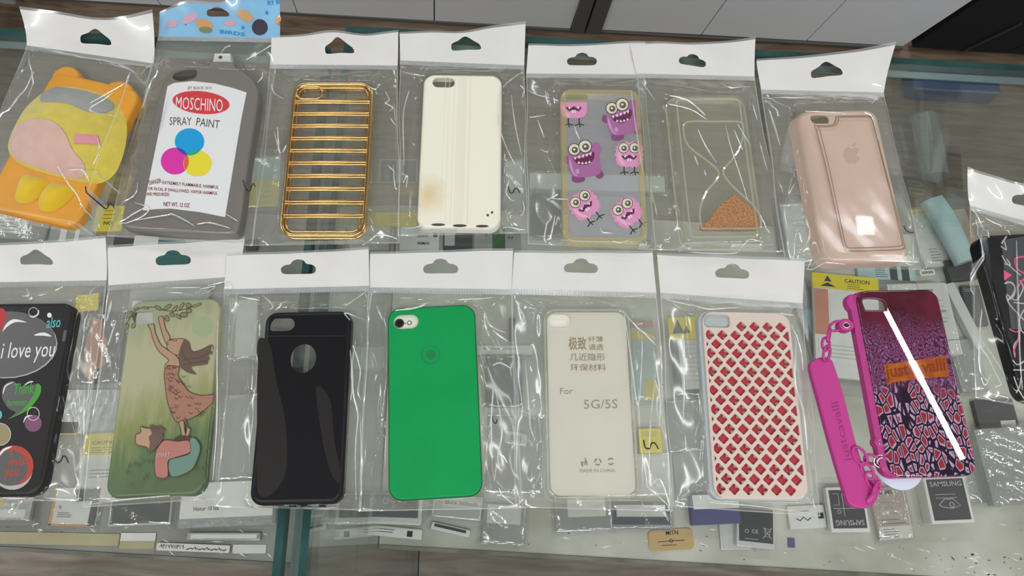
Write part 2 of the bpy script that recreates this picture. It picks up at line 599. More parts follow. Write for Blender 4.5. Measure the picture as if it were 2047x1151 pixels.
M = {}
M['glass'] = clear('counter_glass', (0.965, 0.968, 0.958), 0.008, (0.75, 0.82, 0.78), 0.01, 0.04)
M['pane'] = clear('pane_glass', (0.92, 0.95, 0.935), 0.02, (0.6, 0.7, 0.66), 0.02, 0.04)
M['glass_edge'] = plain('green_glass_edge', (0.03, 0.085, 0.08), 0.12, spec=0.8, var=0.5, vscale=0.02)
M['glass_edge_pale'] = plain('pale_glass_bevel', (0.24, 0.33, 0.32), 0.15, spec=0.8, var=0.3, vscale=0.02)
M['film'] = clear('bag_film', (0.985, 0.99, 0.985), 0.004, (0.85, 0.87, 0.85), 0.13, 0.04, bump=0.06, bscale=0.12, fmax=0.6)
M['film_back'] = clear('bag_back_film', (0.985, 0.99, 0.985), 0.16, (0.78, 0.77, 0.70), 0.08, 0.03, fmax=0.3)
M['fold_highlight'] = clear('highlight_fold_film', (0.97, 0.98, 0.98), 0.30, (0.95, 0.96, 0.97), 0.24, 0.36, fmax=0.8)  # milky white put in so the folds show as highlight streaks
M['seam'] = clear('bag_seam', (0.96, 0.97, 0.97), 0.22, (0.9, 0.92, 0.92), 0.15, 0.08, fmax=0.5)
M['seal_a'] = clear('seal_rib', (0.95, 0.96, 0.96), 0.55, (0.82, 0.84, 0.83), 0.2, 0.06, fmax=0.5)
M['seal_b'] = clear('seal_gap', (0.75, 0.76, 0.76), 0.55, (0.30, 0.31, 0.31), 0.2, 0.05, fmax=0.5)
M['white_header'] = plain('white_header_print', (0.69, 0.675, 0.655), 0.28, coat=0.9, var=0.04, vscale=0.04)
M['blue_header'] = plain('pale_blue_header_print', (0.25, 0.50, 0.72), 0.25, coat=0.6, var=0.2, vscale=0.03)
M['ink'] = plain('pen_ink', (0.012, 0.012, 0.014), 0.5)
M['clear_case'] = clear('clear_soft_plastic', (0.97, 0.97, 0.955), 0.08, (0.78, 0.78, 0.73), 0.06, 0.05, fmax=0.6)
M['yellow_clear'] = clear('yellowed_clear_plastic', (0.96, 0.93, 0.80), 0.26, (0.76, 0.67, 0.42), 0.1, 0.05, fmax=0.6)
M['clear_panel'] = clear('clear_back_panel', (0.95, 0.95, 0.97), 0.16, (0.76, 0.76, 0.82), 0.05, 0.05, fmax=0.6)
M['hour_clear'] = clear('hourglass_clear_plastic', (0.985, 0.985, 0.955), 0.055, (0.80, 0.80, 0.70), 0.05, 0.05, fmax=0.6)
M['hour_ridge'] = clear('clear_ridge', (0.95, 0.95, 0.88), 0.22, (0.80, 0.80, 0.70), 0.06, 0.12, fmax=0.8)
M['sand'] = plain('orange_sand', (0.60, 0.28, 0.10), 0.9, c2=(0.27, 0.09, 0.02), vscale=0.9, bump=1.0, bscale=1.5)
M['gold'] = plain('gold_plating', (0.78, 0.50, 0.20), 0.22, 1.0)
M['cream'] = stained('cream_silicone', (0.82, 0.78, 0.66), (0.70, 0.55, 0.34), -22, -38, 13, 16)
M['hole_dark'] = plain('recess', (0.05, 0.045, 0.035), 0.6)
M['groove'] = plain('cream_groove', (0.74, 0.70, 0.585), 0.5)
M['rose'] = plain('rose_gold_leather', (0.57, 0.41, 0.33), 0.38, spec=0.5, coat=0.25, var=0.06, vscale=0.05, bump=0.12, bscale=1.2)
M['stitch'] = plain('brown_stitching', (0.20, 0.12, 0.085), 0.7)
M['emboss'] = plain('embossed_leather', (0.50, 0.35, 0.28), 0.25, coat=0.4)
M['black_gloss'] = plain('black_soft_plastic', (0.006, 0.006, 0.008), 0.35, spec=0.18)
M['black_dull'] = plain('charcoal_brushed_plastic', (0.017, 0.014, 0.014), 0.42, spec=0.25)
M['green'] = plain('green_matte_plastic', (0.0, 0.30, 0.075), 0.5, spec=0.2, var=0.08, vscale=0.03)
M['green_edge'] = plain('dark_green_rim', (0.002, 0.10, 0.035), 0.35)
M['green_mark'] = plain('faint_green_mark', (0.003, 0.19, 0.06), 0.5)
M['phone_white'] = plain('white_phone_back', (0.68, 0.66, 0.58), 0.4)
M['lens'] = plain('lens_glass', (0.01, 0.01, 0.012), 0.1, coat=1.0)
M['lens_ring'] = plain('lens_ring', (0.10, 0.095, 0.09), 0.3, 0.6)
M['paper_cream'] = plain('cream_paper', (0.77, 0.735, 0.67), 0.6, var=0.04, vscale=0.03)
M['brown_ink'] = plain('tan_ink', (0.29, 0.19, 0.075), 0.6)
M['grey_ink'] = plain('grey_brown_ink', (0.27, 0.22, 0.16), 0.6)
M['pink_plate'] = plain('pale_pink_plastic', (0.67, 0.54, 0.48), 0.35, coat=0.3)
M['red'] = plain('red_print', (0.40, 0.028, 0.04), 0.4)
M['taupe'] = plain('taupe_backing', (0.33, 0.25, 0.19), 0.5)
M['magenta'] = plain('magenta_silicone', (0.45, 0.035, 0.225), 0.4, spec=0.4)
M['magenta_deep'] = plain('magenta_lettering', (0.27, 0.013, 0.13), 0.45)
M['chrome'] = plain('chrome', (0.75, 0.72, 0.68), 0.12, 1.0)
M['snake'] = snake_skin('snake_skin_print')
M['orange_band'] = plain('orange_print', (0.42, 0.12, 0.012), 0.6, spec=0.1, coat=1.0, c2=(0.30, 0.06, 0.012), vscale=0.12)
M['brown_print'] = plain('dark_red_print', (0.22, 0.04, 0.012), 0.6, spec=0.1, coat=1.0)
M['white_dome'] = plain('white_button', (0.62, 0.70, 0.80), 0.3)
M['orange_case'] = plain('orange_silicone', (0.72, 0.31, 0.025), 0.42, var=0.1, vscale=0.03)
M['plush_yellow'] = plain('yellow_plush', (0.66, 0.53, 0.075), 0.95, var=0.12, vscale=0.1, bump=0.8, bscale=1.6, sheen=0.4)
M['plush_foot'] = plain('deep_yellow_felt', (0.72, 0.48, 0.01), 0.95, bump=0.7, bscale=1.6, sheen=0.3)
M['plush_pink'] = plain('pale_pink_plush', (0.66, 0.42, 0.36), 0.95, var=0.08, vscale=0.1, bump=0.7, bscale=1.6, sheen=0.4)
M['felt_pink'] = plain('pink_felt', (0.68, 0.28, 0.33), 0.95, bump=0.5, bscale=1.6)
M['felt_grey'] = plain('grey_felt', (0.36, 0.36, 0.35), 0.9, var=0.1, vscale=0.1, bump=0.5, bscale=1.6)
M['spray_grey'] = plain('grey_silicone', (0.17, 0.155, 0.14), 0.45, var=0.06, vscale=0.03)
M['white_print'] = plain('white_print', (0.74, 0.74, 0.74), 0.25, coat=0.4)
M['nozzle'] = plain('pale_nozzle_plastic', (0.56, 0.55, 0.52), 0.35)


def ink(name, c, rough=0.35, coat=0.3):
    k = 'ink_' + name
    if k not in M:
        M[k] = plain(k, c, rough, coat=coat)
    return M[k]


ink('cyan', (0.005, 0.32, 0.66)); ink('magenta', (0.66, 0.03, 0.36)); ink('yellow', (0.76, 0.64, 0.035)); ink('violet', (0.03, 0.06, 0.36))
ink('sea', (0.01, 0.36, 0.24)); ink('orange', (0.70, 0.10, 0.06)); ink('logo_red', (0.60, 0.04, 0.05)); ink('charcoal', (0.045, 0.045, 0.05)); ink('maroon', (0.24, 0.03, 0.04))
ink('pink', (0.68, 0.28, 0.48)); ink('pink_light', (0.74, 0.42, 0.55)); ink('purple', (0.37, 0.13, 0.31)); ink('purple_dark', (0.22, 0.06, 0.17)); ink('purple_light', (0.52, 0.28, 0.47))
ink('eye', (0.68, 0.64, 0.50)); ink('iris', (0.11, 0.10, 0.07)); ink('black', (0.02, 0.015, 0.02)); ink('white', (0.76, 0.74, 0.74)); ink('mouth', (0.13, 0.015, 0.07))
ink('blue_mark', (0.03, 0.22, 0.52)); ink('tan', (0.55, 0.30, 0.12)); ink('navy', (0.05, 0.04, 0.06)); ink('rose_mark', (0.55, 0.33, 0.42))
ink('hot_pink', (0.75, 0.06, 0.24)); ink('teal', (0.12, 0.42, 0.44)); ink('bubble_green', (0.05, 0.32, 0.03)); ink('bubble_grey', (0.10, 0.095, 0.10)); ink('bubble_red', (0.42, 0.05, 0.03))
ink('bubble_mauve', (0.20, 0.07, 0.16)); ink('bubble_tan', (0.30, 0.24, 0.12)); ink('silver', (0.42, 0.41, 0.40)); ink('blood', (0.40, 0.02, 0.02))
ink('line_brown', (0.075, 0.045, 0.03)); ink('skin', (0.40, 0.25, 0.16)); ink('dress', (0.34, 0.17, 0.12)); ink('hair', (0.13, 0.085, 0.065)); ink('leaf', (0.20, 0.21, 0.10))
ink('shirt', (0.38, 0.16, 0.13)); ink('trousers', (0.13, 0.22, 0.18)); ink('grass', (0.11, 0.18, 0.07)); ink('skyish', (0.30, 0.36, 0.22)); ink('letter_pale', (0.55, 0.42, 0.36))
M['floor_wood'] = wood('floor_planks', (0.115, 0.074, 0.047), (0.20, 0.136, 0.09), (0.29, 0.205, 0.14), 120, 1200)
M['board_wood'] = wood('showcase_base_board', (0.16, 0.12, 0.09), (0.28, 0.22, 0.175), (0.40, 0.33, 0.27), 400, 2000)
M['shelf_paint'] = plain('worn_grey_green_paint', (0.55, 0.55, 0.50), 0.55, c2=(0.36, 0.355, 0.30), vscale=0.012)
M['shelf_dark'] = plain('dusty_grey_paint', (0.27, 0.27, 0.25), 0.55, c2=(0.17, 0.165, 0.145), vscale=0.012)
M['shelf_lip'] = plain('worn_shelf_lip', (0.20, 0.19, 0.15), 0.6, c2=(0.10, 0.09, 0.07), vscale=0.03)
M['panel_white'] = plain('white_laminate', (0.90, 0.91, 0.94), 0.35, var=0.03, vscale=0.004)
M['panel_gap'] = plain('black_gap', (0.012, 0.012, 0.013), 0.8)
M['alu'] = plain('grey_aluminium', (0.17, 0.17, 0.16), 0.4, 0.5)
M['rail'] = plain('grey_brown_rail', (0.13, 0.12, 0.11), 0.5, 0.2)
M['void_black'] = plain('void_black', (0.006, 0.006, 0.008), 0.9, bump=0.5, bscale=0.05)
M['black_box'] = plain('matte_black', (0.012, 0.014, 0.014), 0.7)
M['foot_pale'] = plain('pale_foot', (0.42, 0.40, 0.37), 0.5)
M['blue_crate'] = plain('blue_plastic', (0.02, 0.05, 0.14), 0.4)
M['joint'] = plain('dusty_joint_strip', (0.26, 0.33, 0.32), 0.4, var=0.4, vscale=0.02)

# ================================================================== THE SETTING
fl = MB(); fl.box(-3000, 3200, -3000, 3200, -940, -900)
tag(fl.build('floor', M['floor_wood'], smooth_=False), kind='structure')
M['plaster'] = plain('white_plaster', (0.28, 0.28, 0.27), 0.9, var=0.03, vscale=0.004)
mb = MB(); mb.box(-3000, 3200, -3000, 3200, 1960, 2000); tag(mb.build('ceiling', M['plaster'], smooth_=False), kind='structure')
mb = MB(); mb.box(-3000, 3200, 3200, 3260, -940, 2000); tag(mb.build('wall_back', M['plaster'], smooth_=False), kind='structure')


# ---------------------------------------------------------------- two glass showcases
def gap_x(y):
    return -128.0 - (y + 27) * 20.5 / 374.0


def showcase(label, side, x_far, y_back, y_front, y_shelf, zs=-290):
    xe = 5.5 * side                                            # half of the gap between the two showcases
    o = thing('glass_showcase', label, 'showcase', (gap_x(0) + xe, 0, -900))
    ox, oz = gap_x(0) + xe, -900
    g = lambda y: gap_x(y) + xe - ox

    def quad(ya, yb, xa_off, xb):
        p = [(g(ya) + xa_off, ya), (xb - ox, ya), (xb - ox, yb), (g(yb) + xa_off, yb)]
        return p if side > 0 else p[::-1]

    def part(name, mat, poly, z0, z1, edge=0, parent=o):
        b = MB(); b.prism(poly, z0 - oz, z1 - oz, edge); return b.build(name, mat, parent, smooth_=False)
    s = side
    top = part('top_glass', M['glass'], quad(y_front, y_back - 6, 5.2 * s, x_far), -8, 0)
    part('back_edge', M['glass_edge'], quad(y_back - 5.6, y_back, 5.2 * s, x_far), -8, -0.05, 0, top)
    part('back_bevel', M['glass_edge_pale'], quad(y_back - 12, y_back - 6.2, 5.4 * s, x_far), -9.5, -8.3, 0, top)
    b = MB(); p = [(g(y_front), y_front), (g(y_front) + 5 * s, y_front), (g(y_back) + 5 * s, y_back), (g(y_back), y_back)]
    b.prism(p, -8 - oz, -0.05 - oz); b.build('side_edge', M['glass_edge'], top, smooth_=False)
    b = MB(); p = [(g(y_front), y_front), (g(y_front) + 5 * s, y_front), (g(y_back) + 5 * s, y_back), (g(y_back), y_back)]
    b.prism(p, 12, -10.2 - oz); sp = b.build('side_pane', M['pane'], o, smooth_=False)
    b = MB(); b.prism(p, -10 - oz, -8.2 - oz); b.build('pane_edge', M['glass_edge'], sp, smooth_=False)
    part('back_pane', M['pane'], quad(y_back - 19, y_back - 14, 5.4 * s, x_far), -700, -10)
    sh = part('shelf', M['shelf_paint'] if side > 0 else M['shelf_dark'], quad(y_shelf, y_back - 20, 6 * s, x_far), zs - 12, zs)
    rw = random.Random(3 + side); wm = MB(); mats_ = [ink('scuff', (0.80, 0.80, 0.72)), ink('speck', (0.10, 0.09, 0.075))]
    for k in range(130):
        x = (rw.uniform(0, 560) if side > 0 else rw.uniform(-480, 0)) - 20; y = y_shelf + rw.uniform(2, 26 if k < 90 else 330)
        if side > 0 and k < 45:
            x = rw.gauss(470, 45)
        if (x - gap_x(y)) * side < 20:
            continue
        ln_, an, wd = rw.uniform(.8, 7) if k % 2 else rw.uniform(.5, 2.5), rw.uniform(-.7, .3), rw.uniform(.2, .9)
        dx, dy = math.cos(an) * ln_, math.sin(an) * ln_
        zt = zs - oz + 0.05
        wm.add([(x - ox - dx, y - dy, zt), (x - ox + dy * .1, y - wd, zt), (x - ox + dx, y + dy, zt), (x - ox - dy * .1, y + wd, zt)], [(0, 1, 2, 3)], 0 if k % 2 else 1)
    wo = wm.build('wear_marks', mats_, sh, smooth_=False); wo['kind'] = 'stuff'
    part('shelf_lip', M['shelf_lip'], quad(y_shelf - 4, y_shelf - 0.3, 6 * s, x_far), zs - 16, zs + 1.5, 0, sh)
    part('base_board', M['board_wood'], quad(y_front, y_back - 20, 6 * s, x_far), -720, -700)
    part('plinth', M['black_box'], quad(y_front + 40, y_back - 60, 30 * s, x_far), -900, -721)
    if side < 0:
        b = MB(); p = [(g(y_front) + 1.2, y_front), (g(y_front) + 9.8, y_front), (g(y_back) + 9.8, y_back - 20), (g(y_back) + 1.2, y_back - 20)]
        b.prism(p, -60 - oz, -20 - oz); b.build('joint_strip', M['joint'], o, smooth_=False)
    return o


showcase('right glass showcase, its clear top carrying most of the bagged phone cases', 1, 900, 384, -300, -8)
showcase('left glass showcase, ending at the dark gap beneath the gold barred case', -1, -900, 363, -300, -30)


# ---------------------------------------------------------------- white cabinets across the aisle
def cab(px, py, k=0.16, off=0.0):
    d = _f + RT * ((px - 1023.5) / FPX) - UP * ((py - 575.5) / FPX)
    t = (1105 + off - k * (CAMH + 895)) / (d.y + k * d.z)        # y = 1105 + off - k (z + 895)
    return Vector((0, 0, CAMH)) + d * t


def board(mb, bl, br, tl, tr, th, mi=0, grow=1.9):
    b0, b1 = cab(*bl), cab(*br); t0, t1 = cab(*tl), cab(*tr)
    t0 = b0 + (t0 - b0) * (grow * 260 / (t0 - b0).length); t1 = b1 + (t1 - b1) * (grow * 260 / (t1 - b1).length)
    d = Vector((0, th, 0))
    v = [b0, b1, b1 + d, b0 + d, t0, t1, t1 + d, t0 + d]
    mb.add(v, [(3, 2, 1, 0), (4, 5, 6, 7), (0, 1, 5, 4), (1, 2, 6, 5), (2, 3, 7, 6), (3, 0, 4, 7)], mi)


def shifted(mb, o):
    mb.v = [(x - o[0], y - o[1], z - o[2]) for x, y, z in mb.v]
    return mb


def cabinet(label, seams, posts, ends):
    base = cab((ends[0][0] + ends[1][0]) / 2, (ends[0][1] + ends[1][1]) / 2 + 14)
    org = (base.x, base.y + 150, -900)
    o = thing('cabinet', label, 'cabinet', org)
    for (b0, t0), (b1, t1) in zip(seams[:-1], seams[1:]):
        e = 1.3
        mb = MB(); board(mb, (b0[0] + e, b0[1]), (b1[0] - e, b1[1]), (t0[0] + e, t0[1]), (t1[0] - e, t1[1]), 16)
        shifted(mb, org).build('panel', M['panel_white'], o, smooth_=False)
    mb = MB(); a, b = seams[0], seams[-1]
    b0, b1 = cab(*a[0], off=17), cab(*b[0], off=17)
    mb.box(b0.x + 60, b1.x - 60, 1125, 1500, -890, -380)
    shifted(mb, org).build('carcass', M['panel_gap'], o, smooth_=False)
    mb = MB(); r0, r1 = cab(*a[0]), cab(*b[0])
    mb.add([(r0.x, r0.y - 6, r0.z - 1), (r1.x, r1.y - 6, r1.z - 1), (r1.x, r1.y + 30, r1.z - 1), (r0.x, r0.y + 30, r0.z - 1),
            (r0.x, r0.y - 6, -893), (r1.x, r1.y - 6, -893), (r1.x, r1.y + 30, -893), (r0.x, r0.y + 30, -893)],
           [(0, 1, 2, 3), (7, 6, 5, 4), (0, 4, 5, 1), (1, 5, 6, 2), (2, 6, 7, 3), (3, 7, 4, 0)])
    shifted(mb, org).build('bottom_rail', M['rail'], o, smooth_=False)
    for (x0, x1, y, tx0, tx1) in posts:
        mb = MB(); board(mb, (x0, y), (x1, y), (tx0, 0), (tx1, 0), 40, 0, 1.95)
        mb.v = [(x, y_ - 8, z) for x, y_, z in mb.v]
        po = shifted(mb, org).build('frame_post', M['alu'], o, smooth_=False)
    return o, org


lc, lo = cabinet('white panelled cabinet across the aisle, behind the bags on the left half',
                 [((78, 12), (70, 0)), ((333, 24), (314, 0)), ((598, 36), (585, 0)), ((868, 48), (868, 0)), ((1141, 58), (1160, 0))],
                 [(52, 74, 26, 24, 50), (1136, 1162, 76, 1159, 1187)], ((75, 22), (1140, 60)))
mb = MB(); p = cab(66, 34); mb.box(p.x - 16, p.x + 16, p.y - 30, p.y + 10, -900, -880)
shifted(mb, lo).build('foot', M['foot_pale'], lc, smooth_=False)
cabinet('white panelled cabinet across the aisle, right of the pair of grey posts',
        [((1198, 59), (1222, 0)), ((1402, 69), (1452, 0)), ((1613, 81), (1692, 0)), ((1806, 92), (1945, 0))],
        [(1165, 1195, 77, 1191, 1222)], ((1200, 60), (1900, 96)))

mb = MB(); p = P(20, 20, -900)
mb.prism(rrect(420, 260, 20), 0, 330, 8)  # block added to darken the floor corner beside the cabinet
o = mb.build('dark_corner_block', M['black_box'], None, loc=(p.x - 245, p.y + 20, -899.5))
tag(o, 'added black block darkening the floor in the top left corner beside the cabinet foot', 'crate')

# black panels added to fill the dark void at the upper right
bc = cab(1960, 104); borg = (bc.x, bc.y + 150, -900)
o = thing('cabinet', 'black panels filling the dark void at top right, with a faint slanted trim', 'cabinet', borg)
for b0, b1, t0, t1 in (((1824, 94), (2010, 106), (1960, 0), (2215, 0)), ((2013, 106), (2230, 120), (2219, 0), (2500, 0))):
    mb = MB(); board(mb, b0, b1, t0, t1, 18); shifted(mb, borg).build('panel', M['void_black'], o, smooth_=False)
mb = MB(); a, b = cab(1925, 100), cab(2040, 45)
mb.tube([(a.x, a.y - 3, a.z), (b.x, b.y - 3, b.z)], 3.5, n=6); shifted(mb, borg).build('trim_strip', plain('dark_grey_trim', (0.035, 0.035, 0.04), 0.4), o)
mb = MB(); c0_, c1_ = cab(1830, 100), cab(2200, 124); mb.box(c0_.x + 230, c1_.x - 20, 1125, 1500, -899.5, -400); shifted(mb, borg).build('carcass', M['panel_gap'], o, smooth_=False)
mb = MB(); p = P(1895, 212, -900)
mb.prism(rrect(190, 60, 8), 0, 40, 4)
o = mb.build('plastic_crate', M['blue_crate'], None, loc=(p.x, p.y + 40, -899.5))
tag(o, 'dark blue plastic crate on the floor, seen through the glass at upper right', 'crate')
# clear rolled sleeve on the floor
mb = MB(); a, b = P(1850, 232, -870), P(1872, 352, -870)
pts = [a.lerp(b, i / 10) for i in range(11)]
mb.tube([(p.x - a.x, p.y - a.y, 30) for p in pts], 28, n=24, flat=0.8)
o = mb.build('plastic_roll', clear('cloudy_roll', (0.8, 0.82, 0.8), 0.45, (0.42, 0.44, 0.42), 0.2, 0.06), None, loc=(a.x, a.y, -904))
tag(o, 'cloudy plastic roll lying on the brown floor right of the rose gold case', 'roll')

# ================================================================== BAGS
import numpy as np
EURO = [(-35, 4), (-33, -2), (-26, -6), (-16, -8), (-11, -14), (0, -17), (11, -14), (16, -8), (26, -6), (33, -2), (35, 4), (32, 10), (24, 12), (0, 12), (-24, 12), (-32, 10)]
TRI = [(-30, 4), (-28, -3), (-16, -9), (-7, -16), (0, -18), (7, -15), (18, -8), (28, -2), (32, 5), (28, 9), (4, 9), (-20, 11), (-28, 10)]
# folds laid along the films' bright highlight streaks, traced bag by bag
HIGHLIGHT_FOLDS = {
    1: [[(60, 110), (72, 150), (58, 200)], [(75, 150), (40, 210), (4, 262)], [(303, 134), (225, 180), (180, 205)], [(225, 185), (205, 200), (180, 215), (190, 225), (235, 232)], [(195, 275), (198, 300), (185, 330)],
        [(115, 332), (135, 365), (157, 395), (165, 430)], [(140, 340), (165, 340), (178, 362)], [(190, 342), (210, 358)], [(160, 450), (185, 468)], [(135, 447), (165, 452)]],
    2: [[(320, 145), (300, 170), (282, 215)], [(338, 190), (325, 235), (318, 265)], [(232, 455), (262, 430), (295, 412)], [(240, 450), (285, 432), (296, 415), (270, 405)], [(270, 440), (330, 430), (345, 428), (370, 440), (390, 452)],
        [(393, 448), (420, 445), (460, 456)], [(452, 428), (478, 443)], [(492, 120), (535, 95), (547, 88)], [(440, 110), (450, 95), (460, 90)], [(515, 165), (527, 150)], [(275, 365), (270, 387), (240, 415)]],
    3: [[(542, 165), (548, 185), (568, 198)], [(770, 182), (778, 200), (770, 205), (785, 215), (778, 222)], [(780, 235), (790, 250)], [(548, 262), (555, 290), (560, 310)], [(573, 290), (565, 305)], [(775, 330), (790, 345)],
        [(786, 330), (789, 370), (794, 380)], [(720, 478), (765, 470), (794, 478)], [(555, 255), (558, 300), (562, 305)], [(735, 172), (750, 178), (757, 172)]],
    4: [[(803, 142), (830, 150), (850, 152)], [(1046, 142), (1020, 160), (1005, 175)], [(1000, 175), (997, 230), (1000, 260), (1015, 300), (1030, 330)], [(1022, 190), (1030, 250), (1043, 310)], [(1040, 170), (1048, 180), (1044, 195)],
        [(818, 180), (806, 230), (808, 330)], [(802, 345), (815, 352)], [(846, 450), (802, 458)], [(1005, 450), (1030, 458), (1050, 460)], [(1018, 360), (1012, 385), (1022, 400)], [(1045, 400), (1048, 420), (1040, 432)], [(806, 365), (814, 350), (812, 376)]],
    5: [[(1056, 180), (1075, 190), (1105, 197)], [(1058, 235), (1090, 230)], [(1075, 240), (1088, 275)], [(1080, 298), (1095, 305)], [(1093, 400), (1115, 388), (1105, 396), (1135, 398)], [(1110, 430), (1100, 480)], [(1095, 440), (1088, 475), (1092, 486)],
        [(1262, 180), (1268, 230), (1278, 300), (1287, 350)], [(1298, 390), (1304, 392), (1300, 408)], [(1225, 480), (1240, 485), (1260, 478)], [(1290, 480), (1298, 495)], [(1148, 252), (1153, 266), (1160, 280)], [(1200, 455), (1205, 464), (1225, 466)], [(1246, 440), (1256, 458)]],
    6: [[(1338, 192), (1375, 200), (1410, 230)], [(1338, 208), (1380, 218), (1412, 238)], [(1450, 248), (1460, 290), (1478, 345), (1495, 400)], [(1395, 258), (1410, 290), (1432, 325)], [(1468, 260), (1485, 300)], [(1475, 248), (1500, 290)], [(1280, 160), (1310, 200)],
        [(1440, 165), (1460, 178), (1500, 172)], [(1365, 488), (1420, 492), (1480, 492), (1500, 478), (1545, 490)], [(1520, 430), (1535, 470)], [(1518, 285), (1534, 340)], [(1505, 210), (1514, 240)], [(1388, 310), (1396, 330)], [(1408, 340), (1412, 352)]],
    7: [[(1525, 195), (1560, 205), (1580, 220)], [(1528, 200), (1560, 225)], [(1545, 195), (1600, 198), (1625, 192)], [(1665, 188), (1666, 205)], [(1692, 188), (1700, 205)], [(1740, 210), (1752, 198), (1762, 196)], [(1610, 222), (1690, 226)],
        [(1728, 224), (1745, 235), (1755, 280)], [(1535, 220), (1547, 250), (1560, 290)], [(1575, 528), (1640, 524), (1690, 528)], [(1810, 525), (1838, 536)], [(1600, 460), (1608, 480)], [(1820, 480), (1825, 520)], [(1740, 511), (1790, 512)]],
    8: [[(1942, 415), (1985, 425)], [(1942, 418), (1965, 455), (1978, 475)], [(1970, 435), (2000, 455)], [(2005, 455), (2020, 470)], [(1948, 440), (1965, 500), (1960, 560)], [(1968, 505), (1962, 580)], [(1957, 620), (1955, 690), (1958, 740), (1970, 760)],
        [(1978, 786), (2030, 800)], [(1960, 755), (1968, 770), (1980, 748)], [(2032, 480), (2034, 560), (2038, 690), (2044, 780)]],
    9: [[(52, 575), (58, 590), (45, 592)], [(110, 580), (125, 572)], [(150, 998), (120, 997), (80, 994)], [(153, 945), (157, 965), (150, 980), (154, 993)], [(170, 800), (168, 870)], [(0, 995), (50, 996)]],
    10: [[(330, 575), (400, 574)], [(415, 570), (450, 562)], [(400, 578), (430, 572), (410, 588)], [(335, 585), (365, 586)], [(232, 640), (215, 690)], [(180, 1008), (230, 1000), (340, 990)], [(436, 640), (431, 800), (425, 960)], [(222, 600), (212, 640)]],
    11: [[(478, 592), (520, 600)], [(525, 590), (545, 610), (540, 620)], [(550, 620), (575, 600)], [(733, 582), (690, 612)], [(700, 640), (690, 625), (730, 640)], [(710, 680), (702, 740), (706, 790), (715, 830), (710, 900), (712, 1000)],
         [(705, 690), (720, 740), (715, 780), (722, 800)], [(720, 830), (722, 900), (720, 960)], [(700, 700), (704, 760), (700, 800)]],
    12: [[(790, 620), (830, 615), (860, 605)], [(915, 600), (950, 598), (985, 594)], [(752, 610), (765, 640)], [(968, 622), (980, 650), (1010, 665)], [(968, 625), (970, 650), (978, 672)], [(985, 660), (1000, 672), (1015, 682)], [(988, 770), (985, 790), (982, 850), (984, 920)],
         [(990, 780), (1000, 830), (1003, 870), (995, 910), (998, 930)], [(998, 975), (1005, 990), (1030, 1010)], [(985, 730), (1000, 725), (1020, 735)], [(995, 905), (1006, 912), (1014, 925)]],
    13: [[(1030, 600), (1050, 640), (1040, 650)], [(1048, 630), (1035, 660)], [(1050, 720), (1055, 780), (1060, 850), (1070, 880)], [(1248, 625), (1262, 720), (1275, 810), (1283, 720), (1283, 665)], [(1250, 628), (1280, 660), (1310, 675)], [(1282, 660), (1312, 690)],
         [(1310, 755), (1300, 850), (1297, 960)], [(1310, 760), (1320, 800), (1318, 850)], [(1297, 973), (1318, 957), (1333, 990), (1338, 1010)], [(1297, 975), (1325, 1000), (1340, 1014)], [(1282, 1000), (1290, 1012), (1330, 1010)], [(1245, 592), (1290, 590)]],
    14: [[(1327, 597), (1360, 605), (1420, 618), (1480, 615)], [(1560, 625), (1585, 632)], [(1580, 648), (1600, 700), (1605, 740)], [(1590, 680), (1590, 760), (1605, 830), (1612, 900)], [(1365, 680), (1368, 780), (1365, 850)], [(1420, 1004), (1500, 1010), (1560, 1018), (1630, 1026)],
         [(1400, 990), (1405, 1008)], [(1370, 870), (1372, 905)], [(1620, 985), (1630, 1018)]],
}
BAGS = 'clear bags holding phone cases on the counter'


